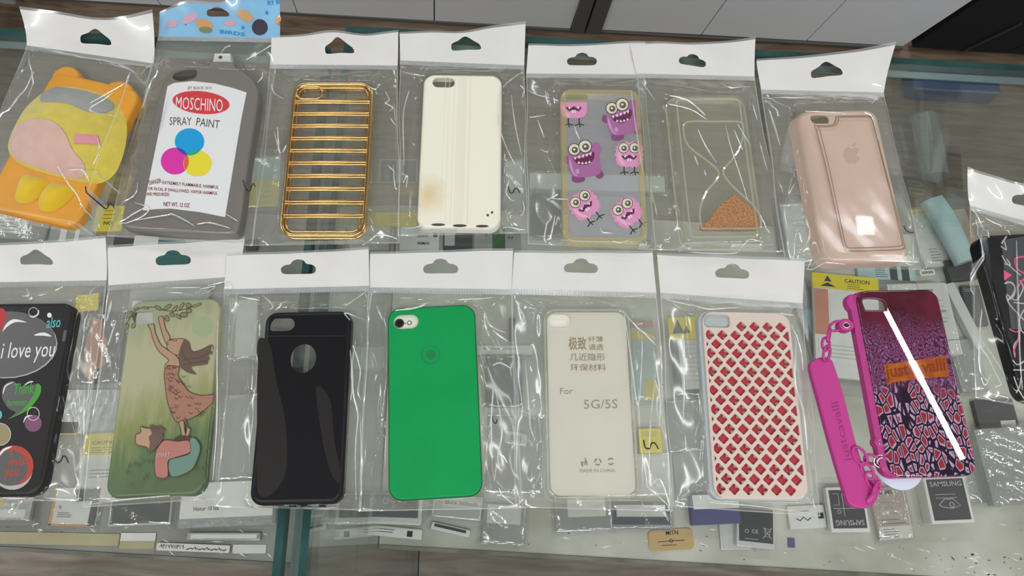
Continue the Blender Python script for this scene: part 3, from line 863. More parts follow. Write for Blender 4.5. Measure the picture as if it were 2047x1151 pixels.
def bag(label, TL, TR, hL, hR, BR, BL, fr, h, z0, slot, seed, curl, style=EURO, sscale=1.0, srot=0.0, header='white_header', marks=(), pad=1.2, ncr=64):
    rnd = random.Random(seed)
    zr = z0 + 0.4
    W = [P(x, y, zr) for x, y in (TL, TR, hL, hR, BR, BL)]
    org = (W[2] + W[3] + W[4] + W[5]) / 4
    ang = math.atan2((W[3] - W[2]).y, (W[3] - W[2]).x)
    root = thing('plastic_bag', label, 'bag', (org.x, org.y, z0), ang, BAGS)
    c, s = math.cos(ang), math.sin(ang)

    def L(p):
        return ((p.x - org.x) * c + (p.y - org.y) * s, -(p.x - org.x) * s + (p.y - org.y) * c)
    tl, tr, hl, hr, br, bl = [L(p) for p in W]
    bw = math.hypot(hr[0] - hl[0], hr[1] - hl[1]); bh = math.hypot(bl[0] - hl[0], bl[1] - hl[1])
    # creases run from the case outline towards the bag border
    cw, cl = fr.w / 2 + pad, fr.l / 2 + pad
    cth, sth = math.cos(fr.t - ang), math.sin(fr.t - ang)
    co = L(fr.o)
    crs = []
    for i in range(ncr):
        k = rnd.random()
        if k < 0.45:
            sx, sy = rnd.choice((-1, 1)), rnd.choice((-1, 1))
            a = (sx * cw * rnd.uniform(.8, 1.0), sy * cl * rnd.uniform(.85, 1.0)); dr = (sx * rnd.uniform(.2, 1), sy * rnd.uniform(.2, 1))
        elif k < 0.8:
            sx = rnd.choice((-1, 1)); a = (sx * (cw + rnd.uniform(1, 8)), rnd.uniform(-cl, cl)); dr = (sx * rnd.uniform(-.25, .35), rnd.choice((-1, 1)))
        else:
            sy = rnd.choice((-1, 1)); a = (rnd.uniform(-cw, cw), sy * (cl + rnd.uniform(0, 4))); dr = (rnd.choice((-1, 1)), sy * rnd.uniform(-.1, .4))
        n_ = math.hypot(*dr); ln = rnd.choice((rnd.uniform(6, 18), rnd.uniform(14, 46)))
        b = (a[0] + dr[0] / n_ * ln, a[1] + dr[1] / n_ * ln)
        f = lambda q: (co[0] + q[0] * cth - q[1] * sth, co[1] + q[0] * sth + q[1] * cth)
        crs.append((f(a), f(b), rnd.uniform(1.3, 3.4), rnd.choice((-1, 1, 1)) * rnd.uniform(0.2, 0.75)))
    ph = [rnd.uniform(0, 6.28) for _ in range(8)]

    def zfilm(u, v, X, Y):
        dx, dy = X - co[0], Y - co[1]
        lx, ly = np.abs(dx * cth + dy * sth) - cw + 5, np.abs(-dx * sth + dy * cth) - cl + 5
        d = np.hypot(np.maximum(lx, 0), np.maximum(ly, 0)) - 5
        d = np.maximum(d, 0)
        de = np.minimum(np.minimum(u, 1 - u) * bw, np.minimum(v, 1 - v) * bh)
        g = np.where(d > 0, de / np.maximum(d + de, 1e-4), 1.0)
        g = g * g * (3 - 2 * g) * 0.45 + g * 0.55
        z = (h + 0.9) * g
        wv = np.minimum(de / 5.0, 1.0)
        out = np.minimum(d / 3.0, 1.0)
        lo = 0.55 * np.sin(X * .13 + ph[0] + 1.7 * np.sin(Y * .05 + ph[1])) + 0.45 * np.sin(Y * .11 + ph[2] + 1.5 * np.sin(X * .07 + ph[3])) + 0.3 * np.sin(X * .29 + Y * .21 + ph[4])
        z = z + wv * (out * 0.75 * lo + (1 - out) * (0.35 + 0.16 * lo))
        for (ax, ay), (bx, by), wd, am in crs:
            ex, ey = bx - ax, by - ay
            t = np.clip(((X - ax) * ex + (Y - ay) * ey) / (ex * ex + ey * ey), 0, 1)
            px_, py_ = X - ax - t * ex, Y - ay - t * ey
            q = np.maximum(0, wd * (1 - 0.5 * t) - np.sqrt(px_ * px_ + py_ * py_ + 0.04)) * (1 - 0.6 * t * t)
            z = z + wv * am * q * np.where(d > 0.3, 1.0, 0.10)
        return np.maximum(z, 0.12 + 0.0 * z)

    nu, nv = 132, 216
    U, V = np.meshgrid(np.linspace(0, 1, nu), np.linspace(0, 1, nv))

    def bil(u, v):
        x = (hl[0] * (1 - u) + hr[0] * u) * (1 - v) + (bl[0] * (1 - u) + br[0] * u) * v
        y = (hl[1] * (1 - u) + hr[1] * u) * (1 - v) + (bl[1] * (1 - u) + br[1] * u) * v
        return x, y
    wob = 0.012 * np.sin(V * 9 + ph[5]) * np.sin(V * math.pi)          # slightly uneven side borders
    X, Y = bil(U + wob * (0.5 - U) * 1.6, V)
    Z = zfilm(U, V, X, Y) + 0.35
    vs = np.stack([X, Y, Z], -1).reshape(-1, 3)
    fs = [(j * nu + i + nu, j * nu + i + nu + 1, j * nu + i + 1, j * nu + i) for j in range(nv - 1) for i in range(nu - 1)]
    mb = MB(); mb.v = [tuple(p) for p in vs.tolist()]; mb.f = fs; mb.m = [0] * len(fs)
    film = mb.build('front_film', M['film'], root, angle=75)
    mb = MB()
    st = 12
    bz = [tuple(list(bil(i / st, j / st)) + [0.1]) for j in range(st + 1) for i in range(st + 1)]
    mb.add(bz, [(j * (st + 1) + i + st + 1, j * (st + 1) + i + st + 2, j * (st + 1) + i + 1, j * (st + 1) + i) for j in range(st) for i in range(st)])
    mb.build('back_film', M['film_back'], root)
    mb = MB()
    for k, (i0, i1) in enumerate(((0, 1), (nu - 2, nu - 1))):
        pts = []
        for j in range(0, nv, 2):
            a, b = Vector(vs[j * nu + i0]), Vector(vs[j * nu + i1])
            pts += [tuple(a + Vector((0, 0, .15))), tuple(b + Vector((0, 0, .15)))]
        n2 = len(pts) // 2
        mb.add(pts, [(2 * i, 2 * i + 2, 2 * i + 3, 2 * i + 1) for i in range(n2 - 1)])
    pts = []
    for i in range(0, nu):
        a, b = Vector(vs[(nv - 2) * nu + i]), Vector(vs[(nv - 1) * nu + i])
        pts += [tuple(a + Vector((0, 0, .15))), tuple(b + Vector((0, 0, .15)))]
    mb.add(pts, [(2 * i, 2 * i + 1, 2 * i + 3, 2 * i + 2) for i in range(nu - 1)])
    mb.build('side_seam', M['seam'], root)

    # header with its hang hole, gently curled
    def hb(u, t):
        return (lerp(lerp(hl[0], hr[0], u), lerp(tl[0], tr[0], u), t), lerp(lerp(hl[1], hr[1], u), lerp(tl[1], tr[1], u), t))
    cc = curve([(k / (len(curl) - 1), z) for k, z in enumerate(curl)], False, 8)

    def hz(u, t):
        u = min(1, max(0, u))
        for (a0, z_a), (a1, z_b) in zip(cc[:-1], cc[1:]):
            if u <= a1 + 1e-9:
                z = lerp(z_a, z_b, (u - a0) / max(1e-6, a1 - a0)); break
        t = max(0, t)
        return 0.9 + z * (0.25 * t + 0.75 * t * t) + (0.35 * math.sin(9 * u + 2 + seed) + 0.4 * math.sin(14 * u + 5 * t + 3 * seed)) * t

    ex = Vector((hr[0] - hl[0], hr[1] - hl[1])); ey = Vector((tl[0] - hl[0], tl[1] - hl[1]))

    def inv(x, y):
        u, t = 0.5, 0.5
        for _ in range(4):
            q = hb(u, t); d0 = Vector((x - q[0], y - q[1]))
            au = Vector(hb(u + .01, t)) - Vector(q); at = Vector(hb(u, t + .01)) - Vector(q)
            det = au.x * at.y - au.y * at.x
            u += 0.01 * (d0.x * at.y - d0.y * at.x) / det; t += 0.01 * (au.x * d0.y - au.y * d0.x) / det
        return u, t
    t1 = 0.94
    outl = [hb(i / 24, 0) for i in range(24)] + [hb(1, t1 * j / 6) for j in range(6)] + [hb(1 - i / 24, t1) for i in range(24)] + [hb(0, t1 * (1 - j / 6)) for j in range(6)]
    cr_, sr_ = math.cos(srot), math.sin(srot)
    hole = []
    for dx, dy in curve(style, True, 3):
        dx *= sscale; dy *= sscale
        hole.append(L(P(slot[0] + dx * cr_ - dy * sr_, slot[1] + dx * sr_ + dy * cr_, zr)))
    vv, ff = plate(outl, [hole], 3.2)
    mb = MB(); mb.add([(x, y, hz(*inv(x, y))) for x, y in vv], ff)
    hd = mb.build('header_strip', M[header], root, angle=80)
    mb = MB(); vs2 = []
    for i in range(41):
        for t in (t1, 0.97, 1.0):
            x, y = hb(i / 40, t); vs2.append((x, y, hz(i / 40, t)))
    mb.add(vs2, [(3 * i + j, 3 * i + 3 + j, 3 * i + 4 + j, 3 * i + 1 + j) for i in range(40) for j in range(2)])
    mb.build('top_lip', M['seam'], root, angle=80)
    # ribbed heat seal below the header
    mb = MB(); nr = 118
    dn = Vector((bl[0] - hl[0], bl[1] - hl[1])).normalized() * 4.0
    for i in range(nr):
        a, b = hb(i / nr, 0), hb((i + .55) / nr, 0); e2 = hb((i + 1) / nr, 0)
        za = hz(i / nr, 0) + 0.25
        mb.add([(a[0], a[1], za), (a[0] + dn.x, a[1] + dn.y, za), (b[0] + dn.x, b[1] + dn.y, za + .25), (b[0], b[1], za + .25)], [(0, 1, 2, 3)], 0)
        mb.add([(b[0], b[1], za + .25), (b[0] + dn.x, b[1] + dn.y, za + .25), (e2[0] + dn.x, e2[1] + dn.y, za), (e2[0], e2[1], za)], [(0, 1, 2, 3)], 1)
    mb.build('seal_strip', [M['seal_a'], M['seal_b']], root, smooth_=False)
    def on_film(x, y):
        """film point under a photo pixel: read it at film height, twice"""
        z = 5.0
        for _k in range(2):
            lx, ly = L(P(x, y, z0 + z))
            u, v = 0.5, 0.5
            for _ in range(5):
                qx, qy = bil(u, v); ax_, ay_ = bil(u + .01, v); bx_, by_ = bil(u, v + .01)
                e1x, e1y, e2x, e2y = ax_ - qx, ay_ - qy, bx_ - qx, by_ - qy
                det = e1x * e2y - e1y * e2x; dx, dy = lx - qx, ly - qy
                u += .01 * (dx * e2y - dy * e2x) / det; v += .01 * (e1x * dy - e1y * dx) / det
            u = min(max(u, 0.0), 1.0); v = min(max(v, 0.0), 1.0)
            z = float(zfilm(np.array(u), np.array(v), np.array(lx), np.array(ly))) + 0.35
        return lx, ly, z

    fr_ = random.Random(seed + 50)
    for pl in HIGHLIGHT_FOLDS[seed]:
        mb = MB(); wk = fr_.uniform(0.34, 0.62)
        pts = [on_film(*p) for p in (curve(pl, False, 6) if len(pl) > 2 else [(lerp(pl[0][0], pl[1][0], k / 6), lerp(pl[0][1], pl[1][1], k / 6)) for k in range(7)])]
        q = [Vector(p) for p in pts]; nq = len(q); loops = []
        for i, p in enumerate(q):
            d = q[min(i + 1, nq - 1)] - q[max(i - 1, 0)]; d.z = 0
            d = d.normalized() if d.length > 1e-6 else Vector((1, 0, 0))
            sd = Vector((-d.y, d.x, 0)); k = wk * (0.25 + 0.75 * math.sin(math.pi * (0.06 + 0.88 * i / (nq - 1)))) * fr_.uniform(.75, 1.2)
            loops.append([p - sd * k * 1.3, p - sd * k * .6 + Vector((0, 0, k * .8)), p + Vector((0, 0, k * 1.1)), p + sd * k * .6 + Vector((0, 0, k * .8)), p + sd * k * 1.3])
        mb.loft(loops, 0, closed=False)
        mb.build('highlight_fold', M['fold_highlight'], root, angle=80)
    # pen strokes on the film
    for strokes, wd in marks:
        mb = MB()
        for stp in strokes:
            q = [Vector(on_film(x, y)) + Vector((0, 0, .3)) for x, y in curve(stp, False, 6)]
            mb.tube(q, wd, n=6, flat=0.35)
        mb.build('price_mark', M['ink'], root)
    return root


def case(name, label, cat, quad, h, zb, group='phone cases'):
    fr = Frame(quad, zb + h - 2.0, zb)
    fr.zr = zb + h
    root = thing(name, label, cat, (fr.o.x, fr.o.y, zb), fr.t, group)
    return fr, root


def lpoly(fr, pts, n=0):
    q = [fr.loc(*p) for p in pts]
    return curve(q, True, n) if n else q


def stadium(fr, x0, y0, x1, y1, r=None, slant=0):
    """rounded hole given by photo-pixel corners"""
    a, b = fr.loc(x0, y0), fr.loc(x1, y1)
    cx, cy = (a[0] + b[0]) / 2, (a[1] + b[1]) / 2
    w_, l_ = abs(b[0] - a[0]), abs(b[1] - a[1])
    return rrect(w_, l_, r if r is not None else min(w_, l_) / 2.01, 6, cx, cy)


GRP = 'phone cases on the glass counter'
MARK5 = lambda x, y, k=1.0: [[(x - 12 * k, y - 12 * k), (x - 9 * k, y + 1 * k), (x - 2 * k, y + 3 * k), (x + 2 * k, y - 6 * k), (x + 8 * k, y - 6 * k), (x + 14 * k, y + 4 * k)]]

# ---------------------------------------------------------------- 1 plush case
Z1 = 0.4
fr, root = case('phone_case', 'orange phone case with a padded yellow plush figure front and two plush feet', 'phone case', [(88, 133), (262, 186), (178, 455), (-12, 425)], 9, Z1, GRP)
mb = MB(); mb.shell(rrect(fr.w, fr.l, 10), 9, 3.0); mb.build('shell', M['orange_case'], root)
for cx, cy, r in ((128, 152, 27), (232, 184, 30)):
    p = fr.loc(cx, cy); mb = MB(); mb.prism(ellipse(p[0], p[1], r / 2.5, r / 2.6, 24), 1, 8.4, 3); mb.build('ear', M['orange_case'], root)


def star(poly):
    cx = sum(p[0] for p in poly) / len(poly); cy = sum(p[1] for p in poly) / len(poly)

    def r(x, y):
        dx, dy = x - cx, y - cy; d = math.hypot(dx, dy)
        if d < 1e-6:
            return 0.0
        best = 1e9
        for i in range(len(poly)):
            ax, ay = poly[i][0] - cx, poly[i][1] - cy; bx, by = poly[(i + 1) % len(poly)][0] - cx, poly[(i + 1) % len(poly)][1] - cy
            ex, ey = bx - ax, by - ay; den = dx * ey - dy * ex
            if abs(den) < 1e-9:
                continue
            t = (ax * ey - ay * ex) / den; u = (ax * dy - ay * dx) / den
            if t > 0 and -1e-6 <= u <= 1 + 1e-6:
                best = min(best, t)
        return min(1.0, 1 / best)
    return (cx, cy), r


def dome(poly, z0, H, rings=9, pw=2.6):
    poly = ccw(poly); (cx, cy), _ = star(poly); mb_ = MB(); loops = []
    loops.append([(x, y, z0) for x, y in poly])
    for k in range(1, rings + 1):
        t = math.sin(math.pi / 2 * k / rings); q = 1 - 0.985 * (1 - math.cos(math.pi / 2 * k / rings))
        loops.append([(cx + (x - cx) * q, cy + (y - cy) * q, z0 + H * (1 - q ** pw)) for x, y in poly])
    mb_.loft(loops, 0, True, True)
    return mb_


def on_dome(poly, dpoly, z0, H, lift, pw=2.6, step=2.2):
    _, r = star(ccw(dpoly)); mb_ = MB(); vv, ff = plate(ccw(poly), (), step)
    zt = lambda x, y: z0 + H * (1 - min(1, r(x, y)) ** pw) + lift
    mb_.add([(x, y, zt(x, y)) for x, y in vv], ff)
    n0 = len(ccw(poly)); pl = ccw(poly)
    mb_.loft([[(x, y, zt(x, y)) for x, y in pl], [(x, y, zt(x, y) - lift - .3) for x, y in inset(pl, -.4)]], 0)
    return mb_


fr.zr = Z1 + 20
head = lpoly(fr, [(75, 163), (110, 154), (160, 160), (205, 176), (232, 205), (239, 245), (232, 290), (215, 330), (188, 350), (150, 352), (100, 340), (45, 325), (8, 305), (-4, 275), (10, 235), (35, 195)], 4)
dome(head, 8.5, 13).build('plush_cushion', M['plush_yellow'], root, angle=60)
o = on_dome(lpoly(fr, [(70, 178), (92, 160), (130, 164), (165, 172), (205, 186), (216, 204), (200, 221), (172, 221), (140, 207), (100, 201), (78, 197)], 4), head, 8.5, 13, 0.9).build('felt_band', M['felt_grey'], root, angle=60)
o['label'] = 'plain grey felt patch'
o = on_dome(lpoly(fr, [(20, 243), (60, 237), (105, 244), (132, 268), (145, 300), (163, 325), (150, 344), (110, 338), (60, 322), (20, 306), (4, 288), (8, 262)], 4), head, 8.5, 13, 0.8).build('felt_patch', M['plush_pink'], root, angle=60)
o['label'] = 'pale pink plush patch'
on_dome(lpoly(fr, [(152, 270), (193, 268), (195, 285), (150, 288)]), head, 8.5, 13, 0.8).build('felt_bar', M['felt_pink'], root, angle=60)
for pts in ([(28, 334), (58, 338), (82, 346), (74, 362), (55, 384), (32, 393), (13, 388), (11, 372)], [(86, 349), (112, 354), (136, 360), (122, 385), (96, 405), (70, 410), (58, 397), (63, 374)]):
    dome(lpoly(fr, pts, 4), 8.8, 7).build('plush_foot', M['plush_foot'], root, angle=60)
fr1 = fr
bag('clear bag with curled white header around the yellow plush case at far left', (62, 40), (320, 43), (54, 92), (308, 128), (190, 473), (-78, 425), fr1, 22.5, 0.0, (193, 80), 1,
    [15, 11, 3, 6, 14], TRI, 1.0, 0.12, pad=7.0, marks=[(MARK5(183, 385), 0.45)])

# ---------------------------------------------------------------- 2 spray can case
Z2 = 1.4
fr, root = case('phone_case', 'grey spray can shaped phone case with a white paint label', 'phone case', [(318, 135), (515, 150), (478, 466), (248, 456)], 12, Z2, GRP)
body = lpoly(fr, [(318, 186), (326, 162), (347, 143), (385, 133), (414, 130), (418, 122), (466, 122), (470, 132), (495, 147), (512, 168), (516, 200), (495, 330), (478, 452), (455, 468), (380, 466), (290, 460), (252, 452), (244, 435), (285, 310)])
body = curve(body, True, 3)
chole = lpoly(fr, [(346, 157), (347, 148), (360, 141), (385, 139), (394, 142), (392, 152), (385, 159), (360, 162)], 3)
mb = MB(); mb.shell(body, 12, 2.2, [chole]); mb.build('shell', M['spray_grey'], root)
nz = lpoly(fr, [(424, 99), (457, 99), (460, 123), (420, 122)])
mb = MB(); c0 = fr.loc(437, 108); mb.prism(nz, 2, 8, 1.2); nzo = mb.build('nozzle', M['nozzle'], root)
mb = MB(); mb.prism(ellipse(c0[0], c0[1], 1.5, 1.5, 16), 7.8, 8.15); mb.build('nozzle_hole', M['hole_dark'], nzo)
fr.zr = Z2 + 12
A = Art(fr, 12.05)
A.poly([(335, 172), (348, 166), (385, 162), (430, 167), (466, 176), (493, 185), (482, 240), (472, 300), (461, 367), (450, 434), (400, 424), (342, 417), (310, 418), (286, 421), (300, 350), (318, 262)], M['white_print'])
A.text('JET BLACK 2015', (375, 180), (423, 180), 7, ink('charcoal', ()), 0.01)
A.ell(402, 205, 58.5, 23.5, ink('pink_light', ()), 0.1); A.ell(402, 205, 57, 22.5, ink('logo_red', ()), 0.1)
A.text('MOSCHINO', (351, 218), (445, 223.5), 25, ink('white', ()), 0.0)
A.text('SPRAY', (339, 250), (383, 250.5), 16, ink('charcoal', ())); A.text('PAINT', (392, 251), (438, 257), 16, ink('charcoal', ()))
A.ell(350, 322, 28.5, 27, ink('magenta', ())); A.ell(395, 327, 28.5, 26, ink('yellow', ())); A.ell(379, 283, 29.5, 26.5, ink('cyan', ()))


def lens(c1, c2, n=14):
    """overlap of two circles (x, y, r) as an outline"""
    d = math.hypot(c2[0] - c1[0], c2[1] - c1[1]); a0 = math.atan2(c2[1] - c1[1], c2[0] - c1[0])
    h1 = math.acos(max(-1, min(1, (d * d + c1[2] ** 2 - c2[2] ** 2) / (2 * d * c1[2])))); h2 = math.acos(max(-1, min(1, (d * d + c2[2] ** 2 - c1[2] ** 2) / (2 * d * c2[2]))))
    return [(c1[0] + c1[2] * math.cos(a0 - h1 + 2 * h1 * i / n), c1[1] + c1[2] * math.sin(a0 - h1 + 2 * h1 * i / n)) for i in range(n)] + \
           [(c2[0] + c2[2] * math.cos(a0 + math.pi - h2 + 2 * h2 * i / n), c2[1] + c2[2] * math.sin(a0 + math.pi - h2 + 2 * h2 * i / n)) for i in range(n)]


A.poly(lens((350, 322, 27.5), (379, 283, 28)), ink('violet', ())); A.poly(lens((395, 327, 27.5), (379, 283, 28)), ink('sea', ())); A.poly(lens((350, 322, 27.5), (395, 327, 27.5)), ink('orange', ()))
A.text('DANGER:', (299, 370), (324, 365), 9, ink('maroon', ()), 0.01); A.text('EXTREMELY FLAMMABLE, HARMFUL', (325, 369), (437, 379), 7.5, ink('maroon', ()), 0.01)
A.text('OR FATAL IF SWALLOWED, VAPOR HARMFUL', (296, 381), (435, 391), 7.5, ink('maroon', ()), 0.01); A.text('AND PRESSURIZED.', (293, 391), (340, 392), 6.5, ink('maroon', ()), 0.01)
A.text('NET WT. 12 OZ', (327, 412), (379, 415), 8.5, ink('maroon', ()), 0.01)
A.build('paint_label', root, 'white printed label')
fr2 = fr
r2 = bag('clear bag with a pale blue printed header around the spray can case', (323, 30), (564, -10), (317, 74), (560, 78), (505, 492), (214, 472), fr2, 12, 1.0, (438, 30), 2,
         [4, 10, 3, 12, 9], TRI, 0.7, 0.0, 'blue_header', [(MARK5(498, 372), 0.4)])
# marks printed on the blue header
hs = MB(); _o = Vector((r2.location.x / S, r2.location.y / S, r2.location.z / S))


class _F:
    pass


hf = _F(); hf.t = r2.rotation_euler.z
hf.loc = lambda x, y, z=None: ((lambda d: (d.x * math.cos(hf.t) + d.y * math.sin(hf.t), -d.x * math.sin(hf.t) + d.y * math.cos(hf.t)))(P(x, y, 5) - _o))
hp = [c_ for c_ in r2.children if c_.name.startswith('header_strip')][0]
A = Art(hf, 0)
for x, y, r_, k in ((534, 27, 5, 'blue_mark'), (484, 52, 5, 'blue_mark'), (370, 47, 3, 'blue_mark')):
    A.poly([(x + (r_ if i % 2 == 0 else r_ * .4) * math.cos(math.pi * i / 5), y + (r_ if i % 2 == 0 else r_ * .4) * math.sin(math.pi * i / 5)) for i in range(10)], ink(k, ()))
for x, y, rx, ry, k, ro in ((342, 46, 13, 6, 'rose_mark', -.1), (380, 38, 18, 6, 'rose_mark', -.35), (407, 46, 17, 8, 'tan', .1), (409, 56, 13, 6, 'leaf', .05), (458, 43, 12, 6, 'rose_mark', .1),
                            (490, 32, 17, 8, 'tan', .4), (518, 52, 16, 14, 'navy', -.2), (556, 40, 7, 8, 'tan', 0)):
    A.ell(x, y, rx, ry, ink(k, ()), ro)
A.text('BIRDS', (437, 62), (487, 68), 7, ink('blue_mark', ()), 0.02); A.text('RY BI', (538, 15), (562, 10), 7, ink('blue_mark', ()), 0.02)
# lay the print on the curled header by reading its surface
import mathutils.bvhtree as _bt
bv = _bt.BVHTree.FromPolygons([v_.co.copy() for v_ in hp.data.vertices], [tuple(p_.vertices) for p_ in hp.data.polygons])
vv = []
for i, (x, y, z) in enumerate(A.mb.v):
    hit = bv.ray_cast(Vector((x * S, y * S, 0.2)), Vector((0, 0, -1)))
    zz = hit[0].z / S if hit[0] is not None else 5.0
    vv.append((x, y, zz + 0.15 + z))
A.mb.v = vv
pr = A.build('printed_marks', hp, 'small coloured marks and blue letters')

# ---------------------------------------------------------------- 3 gold barred case
Z3 = 1.9
fr, root = case('phone_case', 'open gold plated phone case made of horizontal bars', 'phone case', [(583, 168), (741, 168), (736, 474), (566, 474)], 9, Z3, GRP)
W_, L_ = fr.w, fr.l
out_ = rrect(W_ - 2, L_ - 2, 9, 8)
mb = MB()
mb.loft([[(x, y, 1.2) for x, y in out_], [(x, y, 7.6) for x, y in out_], [(x, y, 7.6) for x, y in inset(out_, 1.6)], [(x, y, 1.2) for x, y in inset(out_, 1.6)], [(x, y, 1.2) for x, y in out_]])
mb.tube([(x, y, 7.9) for x, y in out_], 1.55, n=10, closed=True)
mb.tube([(x, y, 1.4) for x, y in inset(out_, 0.4)], 1.3, n=8, closed=True)
mb.tube([(x, y, 7.4) for x, y in inset(out_, 3.0)], 0.8, n=8, closed=True)
mb.build('frame', M['gold'], root, angle=60)
for yy in (203, 227, 251, 276, 300.5, 325.5, 351, 377, 404, 431):
    v = fr.loc(655, yy)[1]; mb = MB()
    for dv in (-1.0, 0.95):
        mb.tube([(-W_ / 2 + 1.2, v + dv, 7.6), (-W_ / 2 + 3, v + dv, 8.5), (0, v + dv - .2, 8.9), (W_ / 2 - 3, v + dv, 8.5), (W_ / 2 - 1.2, v + dv, 7.6)], 0.95, n=8)
    for sx in (-1, 1):
        mb.tube([(sx * (W_ / 2 - 1.0), v - 1.6, 8.0), (sx * (W_ / 2 - 0.6), v, 8.5), (sx * (W_ / 2 - 1.0), v + 1.6, 8.0)], 1.1, n=8)
    mb.build('crossbar', M['gold'], root, angle=60)
mb = MB(); st_ = stadium(fr, 593, 172, 643, 197); mb.tube([(x, y, 8.2) for x, y in st_], 0.9, n=8, closed=True); mb.build('camera_ring', M['gold'], root, angle=60)
bag('clear bag with white header around the gold barred case', (545, 78), (798, 68), (540, 130), (795, 132), (799, 486), (503, 491), fr, 9, 1.5, (679, 100), 3, [3, 4, 7, 2, 4], TRI, 0.93)

# ---------------------------------------------------------------- 4 cream case
Z4 = 0.9
fr, root = case('phone_case', 'cream silicone phone case with fine vertical grooves and a tan stain', 'phone case', [(848, 151), (1004, 152), (1000, 460), (833, 457)], 9, Z4, GRP)
W_, L_ = fr.w, fr.l
mb = MB(); mb.shell(rrect(W_, L_, 8.5, 8), 9, 2.4, [stadium(fr, 865, 155, 909, 175)]); mb.build('shell', M['cream'], root)
A = Art(fr, 9.02)
for k in (0.28, 0.335, 0.40, 0.445, 0.465, 0.485, 0.505, 0.525, 0.545, 0.60):
    u0 = -W_ / 2 + W_ * k
    A.px = False; q = [(u0, L_ / 2 - 3), (u0 + 0.5, 0), (u0, -L_ / 2 + 3)]
    A.line([q[0], q[2]], 0.28, M['groove']); A.px = True
A.build('groove_lines', root)
A = Art(fr, 9.04)
for x, y, rx, ry in ((876, 449, 14, 2.6), (919, 451, 14, 2.8), (964, 452, 13, 2.6)):
    A.ell(x, y, rx, ry, M['hole_dark'])
A.build('bottom_slots', root)
A = Art(fr, 9.04)
A.ell(975, 430, 2.6, 2.6, M['hole_dark']); A.ell(983.5, 424.5, 2.4, 2.6, M['hole_dark']); A.build('strap_holes', root)
bag('clear bag with white header around the cream grooved case', (800, 72), (1050, 56), (800, 122), (1048, 132), (1055, 466), (795, 472), fr, 9, 0.5, (931, 92), 4, [5, 3, 1.5, 5, 8], TRI, 0.96,
    marks=[(MARK5(1027, 383, 0.9), 0.42)])

# ---------------------------------------------------------------- 5 monster print case
Z5 = 1.4
fr, root = case('phone_case', 'clear phone case printed with pink and purple monsters, yellowed rim', 'phone case', [(1112, 178), (1270, 182), (1305, 487), (1133, 487)], 9, Z5, GRP)
W_, L_ = fr.w, fr.l
ol = rrect(W_, L_, 9, 8); inn = inset(ccw(ol), 4.2)
mb = MB(); mb.prism(ol, 0, 9, 2.0, [inn]); mb.build('bumper_rim', M['yellow_clear'], root)
ch = stadium(fr, 1127, 186, 1176, 200)
mb = MB(); mb.prism(inn, 7.2, 8.2, 0, [ch]); mb.build('back_panel', M['clear_panel'], root)
mb = MB(); mb.tube([(x, y, 8.3) for x, y in ch], 0.5, n=6, closed=True); mb.build('camera_ring', M['yellow_clear'], root)
fr.zr = Z5 + 8.3


def rt(cx, cy, s_, a):
    c_, n_ = math.cos(a), math.sin(a)
    return lambda pts: [(cx + s_ * (x * c_ - y * n_), cy + s_ * (x * n_ + y * c_)) for x, y in pts]


def eye(A, f, x, y, r_, s_, look=(0, 0)):
    p = f([(x, y)])[0]
    A.ell(p[0], p[1], r_ * s_ * 1.12, r_ * s_ * 1.12, ink('black', ())); A.ell(p[0], p[1], r_ * s_, r_ * s_, ink('eye', ()))
    p = f([(x + look[0], y + look[1])])[0]
    A.ell(p[0], p[1], r_ * s_ * .58, r_ * s_ * .58, ink('iris', ())); A.ell(p[0] - 1, p[1] - 1, r_ * s_ * .2, r_ * s_ * .2, ink('white', ()))


def monster_round(A, cx, cy, s_, a):
    f = rt(cx, cy, s_, a)
    A.blob(f([(18, -30), (30, -34), (36, -22), (30, -8), (20, -10)]), ink('purple', ()))
    A.blob(f([(-30, -8), (-38, -10), (-40, 0), (-34, 6), (-26, 4)]), ink('purple_dark', ()))
    A.blob(f([(-22, 28), (-26, 38), (-20, 44), (-8, 44), (0, 40), (-2, 28)]), ink('purple_dark', ()))
    A.blob(f([(20, 26), (26, 38), (36, 36), (38, 28), (28, 18)]), ink('purple_dark', ()))
    A.blob(f([(-28, -18), (-10, -30), (14, -30), (27, -18), (32, 4), (32, 26), (16, 33), (-10, 34), (-26, 28), (-31, 6)]), ink('purple', ()))
    A.blob(f([(-27, -4), (-20, 24), (-12, 31), (-22, 28), (-29, 8)]), ink('purple_light', ()))
    A.ell(*f([(-14, 22)])[0], 4 * s_, 5 * s_, ink('purple_light', ()))
    A.blob(f([(-21, -6), (-8, -4), (8, -9), (20, -16), (21, -4), (12, 7), (-3, 10), (-15, 5)]), ink('mouth', ()))
    for x in (-17, -9, -1, 7, 14):
        A.poly(f([(x - 3, -6 - (x + 17) * .22), (x + 3, -7 - (x + 17) * .25), (x, -1 - (x + 17) * .2)]), ink('white', ()))
    for x in (-10, -3, 4, 11):
        A.poly(f([(x - 3, 9 - abs(x) * .2), (x + 3, 8.5 - abs(x) * .25), (x, 3.5 - abs(x) * .2)]), ink('white', ()))
    eye(A, f, -18, -22, 11, s_, (1, 1)); eye(A, f, 4, -27, 12, s_, (1, 1))


